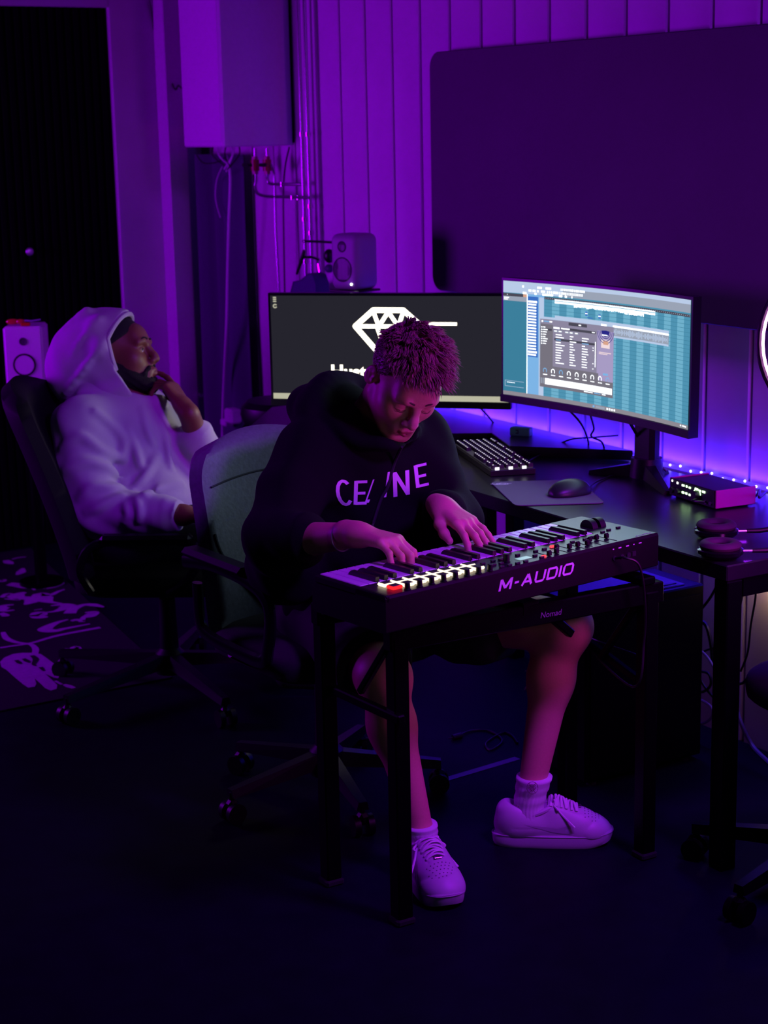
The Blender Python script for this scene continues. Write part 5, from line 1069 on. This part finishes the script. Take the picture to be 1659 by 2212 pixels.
# chest lettering: each letter a stroke pattern laid on the cloth
m_let = mat('letter_white', '#e6e2ea', .7, bump=.2, scale=900)
def strip(path, w):
    P = np.array(path, float); P = np.concatenate([np.linspace(P[i], P[i+1], 8)[:-1] for i in range(len(P)-1)]+[P[-1:]]); T = np.gradient(P, axis=0); N = np.stack([-T[:, 1], T[:, 0]], 1); N /= np.linalg.norm(N, axis=1)[:, None]; ww = np.broadcast_to(np.asarray(w, float), (len(P),)) if np.ndim(w) else np.full(len(P), w)
    return np.concatenate([P+N*ww[:, None]/2, P-N*ww[:, None]/2]), [(i, i+1, len(P)+i+1, len(P)+i) for i in range(len(P)-1)]
LET = {'C': [[(34-17*math.cos(a_) if False else 18+17*math.cos(a_), 40+40*math.sin(a_)) for a_ in np.linspace(.75, 5.5, 12)]], 'E': [[(4, 0), (4, 80)], [(4, 4), (32, 4)], [(4, 42), (28, 42)], [(4, 76), (32, 76)]], 'L': [[(4, 0), (4, 80)], [(4, 76), (30, 76)]], 'I': [[(4, 0), (4, 80)]], 'N': [[(4, 80), (4, 0)], [(4, 2), (34, 78)], [(34, 80), (34, 0)]]}
# each letter: photo corner of its top left, x step and y step in the photo
lay = [('C', (725, 1040), (.84, -.06), (.10, .64)), ('E', (766, 1039), (.86, -.03), (-.02, .64)), ('L', (806, 1036), (.30, -.03), (-.22, .62)), ('I', (838, 1020), (.5, -.1), (-.1, .68)), ('N', (849, 1021), (.90, -.15), (.02, .66)), ('E', (894, 1006), (.84, -.20), (.07, .60))]
for ch, o0_, dx, dy in lay:
    q = MB()
    for path in LET[ch]:
        v, f = strip(path, 9.5 if ch != 'L' else 11); pts = []
        for a_, b_ in v: pts.append(snap(o0_[0]+a_*dx[0]+b_*dy[0], o0_[1]+a_*dx[1]+b_*dy[1], .0016))
        q.add(pts, f)
    q.build('letter', m_let, t, world=True, ang=0)
# shorts
m_short = mat('shorts_black', '#0e0d12', .85, bump=.3, scale=500)
F = Field(); F.ell((2.77, -1.11, .51), (.17, .205, .105), k=.05)
F.cone(hpL+(0, 0, 0), hpL+(knL-hpL)*.66, .118, .105, .05, flat=(0, 1)); F.cone(hpR, hpR+(knR-hpR)*.86, .118, .095, .05, flat=(0, 1))
F.ell(hpL+(knL-hpL)*.50+(0, -.03, -.03), (.12, .09, .085), k=.04); F.add(lambda P: .004*np.sin(50*P[..., 1]+20*P[..., 0])*np.sin(30*P[..., 0]+12*P[..., 2]), (2.4, -1.5, .3), (3.4, -.6, .8), .01, 'd')
V, Fc = F.mesh(.006); V = relax(V, Fc, 1, .4); fmesh('shorts', V, Fc, m_short, t)
q = MB(); q.tube([at(1135, 1449, 4.24), at(1152, 1447, 4.22), at(1146, 1468, 4.23), at(1133, 1490, 4.26)], .0018, 5); q.build('hem_stitch', m_let, t, world=True)
# bracelet
d = _on(wrR-elR); c_ = elR+(wrR-elR)*.86; u = _on(np.cross(d, (0, 0, 1.))); w = np.cross(u, d); q = MB(); q.tube([c_+.0335*(math.cos(a_)*u+math.sin(a_)*w)+d*.004*math.sin(a_) for a_ in np.linspace(0, 6.2832, 33)[:-1]], .0016, 6, closed=True); q.build('bracelet', mat('bracelet_silver', '#b8b2c0', .3, metal=.7), t, world=True)
# socks and sneakers
m_sock = mat('sock_knit', '#d3cdd6', .9, bump=.3, scale=500); m_sh = mat('sneaker_leather', '#bdb9c2', .45, bump=.12, scale=400); m_sole = mat('sneaker_sole', '#b4b0b8', .55, bump=.2, scale=500); m_lace = mat('lace_cotton', '#dedae0', .8, bump=.2, scale=900); m_sw2 = mat('sneaker_logo', '#a8a4ae', .5)
def outline(n=56):
    o = []
    for i in range(n):
        a = 2*math.pi*i/n; x = math.cos(a); y = math.sin(a); X = .147*x; hw = .0365+.0165*max(0, min(1, (X+.06)/.15)); 
        yy = math.copysign(abs(y)**.72, y)*hw; cx = .0055*math.sin((X+.02)*14)
        o.append((math.copysign(abs(x)**.88, x)*.147, yy+cx))
    return o
def shoe(M, an, tie, hs, kn):
    s = tie; o = thing('shoe', None, None, M=M); o.parent = P1; o.matrix_parent_inverse = P1.matrix_world.inverted(); sid = o
    b = MB(); ol = outline(); n = len(ol); rings = []
    for z, sc, up in ((0, .93, 1), (.003, .965, 1), (.012, .99, 1), (.026, 1.0, 1), (.0325, .985, 0), (.034, .95, 0), (.034, .5, 0)):
        rings += [(x*sc, y*sc, z+(.012*max(0, (x-.085)/.06)**2 if z < .03 else .006*max(0, (x-.085)/.06)**2)+(.002*math.sin(x*9) if .01 < z else 0)) for x, y in ol]
    L = len(rings)//n; fs = [(i*n+k, i*n+(k+1) % n, (i+1)*n+(k+1) % n, (i+1)*n+k) for i in range(L-1) for k in range(n)]+[tuple(range(n))[::-1], tuple((L-1)*n+k for k in range(n))]
    b.add(rings, fs); b.build('sole', m_sole, o, ang=40)
    b = MB(); P_ = [(x*1.003, y*1.006, .0315+(.006*max(0, (x-.085)/.06)**2)) for x, y in ol]; b.tube(P_, .0011, 4, closed=True); b.build('stitch_line', m_sw2, o)
    Fs = Field(); c = lambda *a, **k: Fs.cone(*a, **k)
    Fs.ell((.088, .006, .034), (.056, .046, .036), k=.02); Fs.ell((.035, .004, .045), (.075, .042, .046), k=.03); Fs.ell((-.055, 0, .050), (.086, .0375, .050), k=.03)
    c((.055, .005, .058), (-.005, .002, .098), .026, .027, k=.03); c((-.095, 0, .045), (-.112, 0, .090), .031, .022, k=.03); c((-.06, 0, .06), (-.085, 0, .075), .033, .032, k=.03)
    Fs.add(lambda P: .024-P[..., 2], (-.16, -.06, 0), (.16, .06, .15), .001, 'i')
    Fs.ell((-.05, 0, .118), (.058, .028, .052), k=.012, op='s')
    # toe cap edge, eyestay and heel overlays as shallow relief
    def relief(P):
        x, y, z = P[..., 0], P[..., 1], P[..., 2]; r = np.zeros_like(x)
        r += -.0018*(np.abs(x-.083-.25*(z-.03)+6*y*y) < .012)*(z < .058)*0
        r += .0016*np.exp(-((np.hypot((x-.05)*.9, y*1.15)-.052)/.0035)**2)*(x > .045)
        r += .0014*np.exp(-((z-.052-.22*(x-.02)*(x > .0)+.55*np.clip(-x-.01, 0, 1)*0-.018*np.clip(-x*14, 0, 1)*0)/.0022)**2)*(np.abs(y) > .026)*(x < .05)*(x > -.10)*.6
        r += .0014*np.exp(-((np.abs(y)-.019-.1*(.06-x))/.002)**2)*(x > -.02)*(x < .07)*(z > .05)
        return r
    Fs.add(relief, (-.16, -.06, 0), (.16, .06, .15), .005, 'd')
    V, Fc = Fs.mesh(.0026); V = relax(V, Fc, 1, .35); Vw = np.array(V)@np.array(M)[:3, :3].T+np.array(M)[:3, 3]; fmesh('upper', Vw, Fc, m_sh, o); tr = bvh(V, Fc)
    def top(x, y, off=.002):
        h = tr.ray_cast(Vector((x, y, .3)), Vector((0, 0, -1))); return np.array(h[0])+(0, 0, off) if h[0] is not None else np.array([x, y, .06])
    def sidep(x, z, sy, off=.0008):
        h = tr.ray_cast(Vector((x, sy*.2, z)), Vector((0, -sy, 0))); return np.array(h[0])+(0, sy*off, 0) if h[0] is not None else np.array([x, sy*.035, z])
    b = MB(); ring = [np.array([-.05+.060*math.cos(a), .031*math.sin(a), .083+.022*math.cos(a)*(1 if math.cos(a) > 0 else -.55)]) for a in np.linspace(0, 6.2832, 41)[:-1]]; b.tube(ring, .0062, 8, closed=True); b.build('collar', m_sh, o)
    b = MB()
    for j in range(6):
        x = .058-.0125*j; w = .019+.0012*j; pts = [top(x+.004*(1 if (j % 2) else -1)*0, y, .0026+.003*(1-abs(y)/w)) for y in np.linspace(-w, w, 9)]; b.tube(pts, .0034, 6, flat=.6)
        pts = [top(x-.0062+.010*(y/w)*(1 if j % 2 else -1)*.5, y, .0034+.003*(1-abs(y)/w)) for y in np.linspace(-w, w, 9)]; b.tube(pts, .0030, 6, flat=.6)
    k0 = top(-.006, 0, .010); b.ball(k0, (.008, .008, .006), 10)
    for sy in (-1, 1):
        b.tube(spline([k0, k0+(.006, sy*.018, .012), k0+(.018, sy*.034, .004), k0+(.016, sy*.020, -.002), k0], 6), .0024, 6)
        e0 = k0+(.0, sy*.012, 0); b.tube(spline([k0, k0+(.014, sy*.024, .004), k0+(.034, sy*.036, -.014), k0+(.058, sy*(.044+.006*s), -.034)], 6), .0024, 6)
    b.build('laces', m_lace, o)
    b = MB(); q_ = top(.064, .003, .0015); b.box(tuple(q_), (.012, .016, .003), b=.001); b.build('lace_tag', MATS['steel_pipe'], o)
    for sy in (-1, 1):
        b = MB(); up = [(.052, .044), (.035, .0405), (.015, .041), (-.01, .046), (-.04, .055), (-.072, .066)]; lo = [(.052, .044), (.046, .060), (.034, .060), (.012, .0535), (-.02, .057), (-.072, .066)]
        up = spline([(x, 0, z) for x, z in up], 4); lo = spline([(x, 0, z) for x, z in lo], 4); vs = [sidep(p[0], p[2], sy) for p in up]+[sidep(p[0], p[2], sy) for p in lo]; N = len(up)
        b.add(vs, [(i, i+1, N+i+1, N+i) if sy < 0 else (N+i, N+i+1, i+1, i) for i in range(N-1)]); b.build('emblem', m_sw2, o, ang=0)
    b = MB(); rs = random.Random(2)
    for i in range(5):
        for j in range(7):
            x, y = .078+i*.0085, -.024+j*.008+.004*(i % 2); 
            if (x-.07)**2*1.0+(y*1.25)**2 > .0021: continue
            p_ = top(x, y, .0004); b.cyl(p_-(0, 0, .001), p_+(0, 0, .0002), .0014, n=6)
    b.build('toe_holes', mat('hole_dark', '#55505c', .8), o)
    # sock
    b = MB(); vs = []; fs = []; nn, mm = 72, 16; a0 = an-np.array([0, 0, .05]); 
    topc = an+_on(kn-an)*hs; f1 = .05/(.05+hs)
    for j in range(mm+1):
        tt = j/mm; c_ = a0+(an-a0)*(tt/f1) if tt < f1 else an+(topc-an)*((tt-f1)/(1-f1)); r0 = .0400-.004*math.sin(math.pi*min(1, tt*1.2))+.003*(tt > .88); r0 += .0016*math.sin(tt*26)*(.35 < tt < .8)
        for k in range(nn): a = 2*math.pi*k/nn; rb_ = r0+.0011*(1 if k % 3 == 0 else -.3)*(tt < .86); vs.append(c_+np.array([math.cos(a)*rb_*1.05, math.sin(a)*rb_, 0]))
    vs.append(topc)
    for j in range(mm):
        for k in range(nn): fs.append((j*nn+k, j*nn+(k+1) % nn, (j+1)*nn+(k+1) % nn, (j+1)*nn+k))
    for k in range(nn): fs.append((mm*nn+k, mm*nn+(k+1) % nn, len(vs)-1))
    b.add(vs, fs); b.build('sock', m_sock, P1, world=True, ang=0)
    return o
ang = math.atan2(.86, .51)
MS = Matrix.Translation((mid1[0], mid1[1], 0)) @ Matrix.Rotation(math.atan2(fd1[1], fd1[0]), 4, 'Z'); shoe(MS, anL, 1, .072, knL)
toe = on(968, 1972, 2, 0); dr = _on(np.array([.965, -.26, 0])); mid = toe-dr*.147; MS2 = Matrix.Translation((mid[0], mid[1], 0)) @ Matrix.Rotation(math.atan2(dr[1], dr[0]), 4, 'Z') @ Matrix.Diagonal((1, 1.12, 1.03, 1)); shoe(MS2, anR, 1, .030, knR)
# small red and dark crest on the sock of the far foot
q = MB(); c0_ = on(1150, 1702, 0, anL[0]+.042)
def emb(pts, w): q.tube([c0_+RW*x+UW*y for x, y in pts], w, 5, flat=.5)
for r_, n_ in ((.0135, 14),): emb([(r_*math.cos(a_), r_*1.1*math.sin(a_)) for a_ in np.linspace(0, 6.2, n_)], .0008)
emb([(-.008, .011), (-.003, .004), (-.009, -.001), (-.002, -.006), (-.008, -.012)], .0011); emb([(.008, .011), (.003, .005), (.009, .0), (.002, -.005), (.007, -.012)], .0011); emb([(-.009, .006), (0, .009), (.009, .006)], .001); emb([(-.006, -.003), (0, .001), (.006, -.003), (0, -.009), (-.006, -.003)], .001)
q.build('sock_crest', mat('crest_thread', '#4a1030', .8), P1, world=True)
# ---------------------------------------------------------------- the hooded man
H2 = hframe((1.451, -1.180, 1.036), [(.751, -.634, .184), (.601, .772, .207), (-.273, -.045, .961)]); Hj = np.array(H2.inverted())
hq = lambda *p: mp(H2, p)
t = thing('person', 'bearded person in a grey hoodie with hood up, hand at the mouth', 'person', (1.58, -1.2, 0)); P2 = t
fwd = _on(np.array([.55, .83, 0])); rgt = np.array([fwd[1], -fwd[0], 0])
NB = np.array([1.425, -1.245, .905]); PEL = np.array([1.575, -1.215, .50]); CHS = np.array([1.475, -1.205, .76])
sR, eR, wR = np.array([1.555, -1.355, .845]), np.array([1.700, -1.365, .615]), np.array([1.905, -1.195, .615])
sL, eL, wL = np.array([1.345, -1.075, .835]), np.array([1.64, -.985, .70]), at(408, 893, 5.31)
F = Field(); head(F, H2, True, 1.03)
F.cone(hq(0, -.03, -.04), NB, .062, .066, .03)
F.ell(CHS, (.15, .15, .17), k=.06); F.ell(PEL, (.16, .16, .12), k=.06); F.cone(CHS, PEL, .14, .15, .06); F.cone(sR, sL, .06, .06, .05)
for s_, e_, w_ in ((sR, eR, wR), (sL, eL, wL)): F.cone(s_, e_, .055, .045, .03); F.cone(e_, w_, .045, .031, .03)
lips = hq(.004, .112, -.082); d = _on(lips-wL); bn = _on(fwd*.75+np.array([0, 0, .45])+rgt*.30); M0 = frame(wL+d*.026, _on(d+np.array([.0, .0, .10])), tuple(bn))
hand(F, M0, -1, [(.10, .25, .15), (.55, .80, .5), (.68, .90, .5), (.75, .9, .5)], [.0, -.02, -.08, -.16], [(.85, .25, -.45), (.95, .05, -.3), (1, -.05, -.1)], 1.06)
dr_ = _on(wR-eR); hand(F, frame(wR, tuple(dr_), (.1, -.1, 1)), 1, [(.5, .5, .3)]*4, [.05, 0, -.05, -.1], [(.8, .5, -.2), (.9, .3, -.2), (1, .2, -.1)], 1.0)
kR, kL = PEL+fwd*.43+rgt*.10+(0, 0, .02), PEL+fwd*.40-rgt*.14+(0, 0, .02); aR, aL = kR+fwd*.08-(0, 0, .43), kL+fwd*.02-(0, 0, .43)
for k_, a_, s_ in ((kR, aR, 1), (kL, aL, -1)): F.cone(PEL+rgt*.09*s_, k_, .085, .055, .04); F.cone(k_, a_, .052, .034, .03)
V, Fc = F.mesh(.0042); V = relax(V, Fc, 1, .3)
def lipf2(c):
    q = c@Hj[:3, :3].T+Hj[:3, 3]; return ((np.abs(q[:, 0]) < .024) & (q[:, 2] < -.0585) & (q[:, 2] > -.080) & (q[:, 1] > .090) & (q[:, 1] < .118)).astype(int)
fmesh('body', V, Fc, [m_skin2, m_lip2], t, lipf2)
for s in (-1, 1):
    q = MB(); q.ball(hq(s*.033, .0768, .0025), .0130, 14); e_ = q.build('eye', mat('eye_white', '#cfc8c6', .25), t, world=True); q = MB(); q.ball(hq(s*.033+.0035*s, .0860, .0030), (.0056, .0056, .0056), 10); q.build('iris', mat('iris_brown', '#1c100a', .2), e_, world=True)
    q = MB(); q.tube(spline([hq(s*.052, .0835, .026), hq(s*.044, .0930, .0335), hq(s*.031, .0995, .0370), hq(s*.014, .1015, .0345)], 4), np.interp(np.linspace(0, 1, 13), [0, .5, 1], [.0014, .0038, .0034]), 6); q.build('eyebrow', mat('brow_black', '#120c0a', .85), t, world=True)
# beard and moustache
m_beard = mat('beard_black', '#0e0a0a', .9, bump=.8, scale=260)
F = Field(); F.ell((0, .022, -.045), (.0665, .073, .078), k=.02, M=H2)
for s in (-1, 1): F.cone((s*.058, -.012, -.045), (s*.030, .066, -.100), .020, .022, .03, M=H2); F.cone((s*.066, -.004, .0), (s*.062, .002, -.05), .011, .016, .02, M=H2)
F.cone((-.012, .083, -.108), (.012, .083, -.108), .022, .022, .025, M=H2)
def bcut(P):
    q = P@Hj[:3, :3].T+Hj[:3, 3]; x, y, z = q[..., 0], q[..., 1], q[..., 2]; line = np.where(y < .03, -.005-.9*np.clip(y+.01, 0, 1), -.041-.75*np.clip(y-.03, 0, .06)); return (z-line)*.7
F.add(bcut, (1.2, -1.5, .8), (1.8, -.9, 1.2), .001, 'i')
F.poly([(-.036, .078, -.072), (-.024, .091, -.056), (0, .102, -.0515), (.024, .091, -.056), (.036, .078, -.072)], [.008, .007, .0055, .007, .008], .01, M=H2)
F.ell((0, .100, -.068), (.022, .022, .0125), k=.006, op='s', M=H2); F.add(lambda P: .0022*np.sin(260*P[..., 0])*np.sin(240*P[..., 2]+100*P[..., 1]), (1.2, -1.5, .8), (1.8, -.9, 1.2), .01, 'd')
V, Fc = F.mesh(.004); fmesh('beard', V, Fc, m_beard, t)
# black cap under the hood
F = Field(); F.ell((0, -.014, .040), (.083, .103, .094), k=.01, M=H2)
def ccut(P):
    q = P@Hj[:3, :3].T+Hj[:3, 3]; return -(q[..., 2]-.036-.50*np.clip(q[..., 1]-.01, -.3, .2)*1.0)*.8
F.add(ccut, (1.2, -1.5, .8), (1.8, -.9, 1.3), .001, 'i'); V, Fc = F.mesh(.004); fmesh('cap', V, Fc, mat('cap_black', '#0d0c12', .85, bump=.4, scale=500), t)
# grey hoodie: body and sleeves with folds, hood as a shell
m_grey = mat('hoodie_grey', '#bdbac2', .95, bump=.35, scale=700, var=.08, sheen=.15)
F = Field()
F.ell(CHS+fwd*.02, (.185, .185, .19), k=.05); F.ell(PEL+(0, 0, .09)+fwd*.03, (.19, .19, .15), k=.10); F.cone(sR+(0, 0, 0), sL, .082, .082, .08)
F.poly([sR, (sR+eR)/2+rgt*.015-fwd*.02, eR-fwd*.01], [.090, .086, .080], .04); F.poly([eR-fwd*.01, eR+(wR-eR)*.5, eR+(wR-eR)*.80], [.078, .064, .056], .03); F.cone(eR+(wR-eR)*.74, eR+(wR-eR)*.97, .048, .046, .006, flat=(0, 1))
F.poly([sL, (sL+eL)/2, eL], [.085, .080, .072], .05); F.poly([eL, eL+(wL-eL)*.55], [.070, .056], .03); F.cone(eL+(wL-eL)*.5, eL+(wL-eL)*.70, .050, .048, .006, flat=(0, 1))
F.poly([tuple(p) for p in spline([hq(.06, .03, -.16), hq(.03, .085, -.165), hq(-.03, .09, -.165), hq(-.07, .03, -.16)], 4)], [.024]*13, .03); F.cone(NB-fwd*.02, NB+(0, 0, .03), .085, .085, .05)
F.add(lambda P: .003*np.sin(44*P[..., 2]+18*P[..., 0])*np.sin(26*P[..., 1]+9*P[..., 2])+.002*np.sin(80*P[..., 0]+60*P[..., 2]), (1.1, -1.7, .3), (2.1, -.7, 1.0), .01, 'd')
F.cone(hq(0, .02, -.06), hq(0, .055, -.20), .07, .055, .015, 's')
V, Fc = F.mesh(.012); tr = bvh(V, Fc)
def shot(px, py):
    d = _on(ray(px, py)); h = tr.ray_cast(Vector(CAM), Vector(d)); return np.array(h[0]) if h[0] is not None else None
def ridge(F, tr, pts, w, amp, valley=.40):
    P = [p for p in (shot(*q) for q in pts) if p is not None]
    if len(P) < 2: return
    S = spline(P, 5); lo, hi = S.min(0)-w*3, S.max(0)+w*3; n = len(S); tp = np.linspace(0, 1, n); am = amp*np.sin(np.pi*np.clip(.12+.76*tp, 0, 1))
    def f(Q):
        sh = Q.shape[:-1]; q = Q.reshape(-1, 3); D = np.full(len(q), 9.); A = np.zeros(len(q))
        for i in range(n-1):
            a, b_ = S[i], S[i+1]; ba = b_-a; t_ = np.clip((q-a)@ba/(ba@ba), 0, 1); d = np.linalg.norm(q-a-t_[:, None]*ba, axis=1); m = d < D; D[m] = d[m]; A[m] = am[i]
        r = D/w; return (-A*(np.exp(-r*r)-valley*np.exp(-(r/1.9)**2))*1.6).reshape(sh)
    F.add(f, lo, hi, .005, 'd')
G1 = lambda x, y: (x*480/1659, 640+y*600/2074)
for pts, r_ in [([(460, 1130), (600, 1050), (760, 1140), (900, 1215)], .014), ([(480, 1300), (640, 1240), (800, 1270), (930, 1370)], .014), ([(590, 1500), (690, 1425), (840, 1420), (930, 1420)], .013), ([(650, 1610), (760, 1560), (900, 1480)], .012),
       ([(720, 860), (860, 980), (930, 1080), (920, 1200)], .013), ([(960, 1000), (1010, 1130), (1050, 1260)], .011), ([(1180, 900), (1240, 1050), (1280, 1280)], .010), ([(1180, 1180), (1080, 1340), (990, 1430)], .011), ([(1360, 1400), (1200, 1430), (1080, 1480)], .012), ([(1060, 840), (1100, 1000), (1150, 1100)], .010),
       ([(930, 1560), (950, 1630), (930, 1680)], .011), ([(1020, 1500), (1040, 1600), (1030, 1680)], .010)]: ridge(F, tr, [G1(*p) for p in pts], r_*1.25, r_*1.15)
V, Fc = F.mesh(.0052); V = relax(V, Fc, 1, .3); fmesh('hoodie', V, Fc, m_grey, t)
F = Field(); hd = lambda c, r, k=.03, op='u': F.ell(c, r, None, k, op, H2)
hd((0, -.045, .030), (.111, .170, .131), .02); hd((0, -.145, -.02), (.086, .070, .095), .07); hd((0, -.17, -.035), (.06, .055, .07), .06); hd((0, -.005, -.115), (.108, .125, .075), .05)
for pts, r_ in (([hq(.085, -.02, .11), hq(.100, -.09, .05), hq(.075, -.16, -.04)], .008), ([hq(.105, -.02, .03), hq(.108, -.08, -.02), hq(.075, -.17, -.08)], .008), ([hq(.05, -.06, .155), hq(.055, -.16, .09), hq(.03, -.21, .0)], .008)): F.poly([tuple(p) for p in spline(pts, 4)], [r_]*9, .04)
hd((0, -.020, .028), (.094, .172, .112), .006, 's'); hd((0, .03, -.12), (.088, .12, .065), .02, 's')
def rlim(z): return .004+.62*np.clip(z-.05, 0, .2)+.50*np.clip(-z-.05, 0, .12)
def rimcut(P):
    q = P@Hj[:3, :3].T+Hj[:3, 3]; return (q[..., 1]-rlim(q[..., 2]))*.75
F.add(rimcut, (1.1, -1.6, .7), (1.8, -.8, 1.4), .001, 'i')
F.add(lambda P: (mp(H2, (0, 0, 0))[2]-.170)-P[..., 2], (1.1, -1.6, .7), (1.8, -.8, 1.4), .001, 'i')
F.add(lambda P: .0018*np.sin(60*P[..., 0]+50*P[..., 2])*np.sin(40*P[..., 1]), (1.1, -1.6, .7), (1.8, -.8, 1.4), .01, 'd')
V, Fc = F.mesh(.0040); V = relax(V, Fc, 2, .4); fmesh('hood', V, Fc, m_grey, t)
rim = []
for a_ in np.linspace(-2.35, 2.35, 41):
    z = .030+.125*math.cos(a_); y = float(rlim(z)); sc_r = math.sqrt(max(.1, 1-((y+.045)/.170)**2)); z = .030+.125*math.cos(a_)*(.5+.5*sc_r); rim.append(hq(.1055*math.sin(a_)*sc_r, float(rlim(z)), .030+.125*math.cos(a_)*sc_r))
q = MB(); q.tube(rim, .0078, 8); q.build('hood_rim', m_grey, t, world=True)
# trousers and shoes in the dark
m_trs = mat('trousers_dark', '#16151d', .9, bump=.3, scale=500)
F = Field(); F.ell(PEL, (.175, .175, .11), k=.05)
for k_, a_, s_ in ((kR, aR, 1), (kL, aL, -1)): F.cone(PEL+rgt*.09*s_, k_, .11, .085, .05); F.cone(k_, a_+(0, 0, .05), .08, .058, .03, flat=(0, 1))
V, Fc = F.mesh(.008); V = relax(V, Fc, 1, .4); fmesh('trousers', V, Fc, m_trs, t)
for a_ in (aR, aL):
    F = Field(); F.ell(a_+fwd*.06+(0, 0, .0), (.05, .05, .05), k=.02); F.cone(a_+(0, 0, -.02)-fwd*.03, a_+fwd*.15-(0, 0, .035), .045, .036, .03); F.add(lambda P, z0=.004: z0-P[..., 2], (1, -2, -.2), (3, 0, .4), .001, 'i'); V, Fc = F.mesh(.007); fmesh('shoe', V, Fc, m_trs, t)
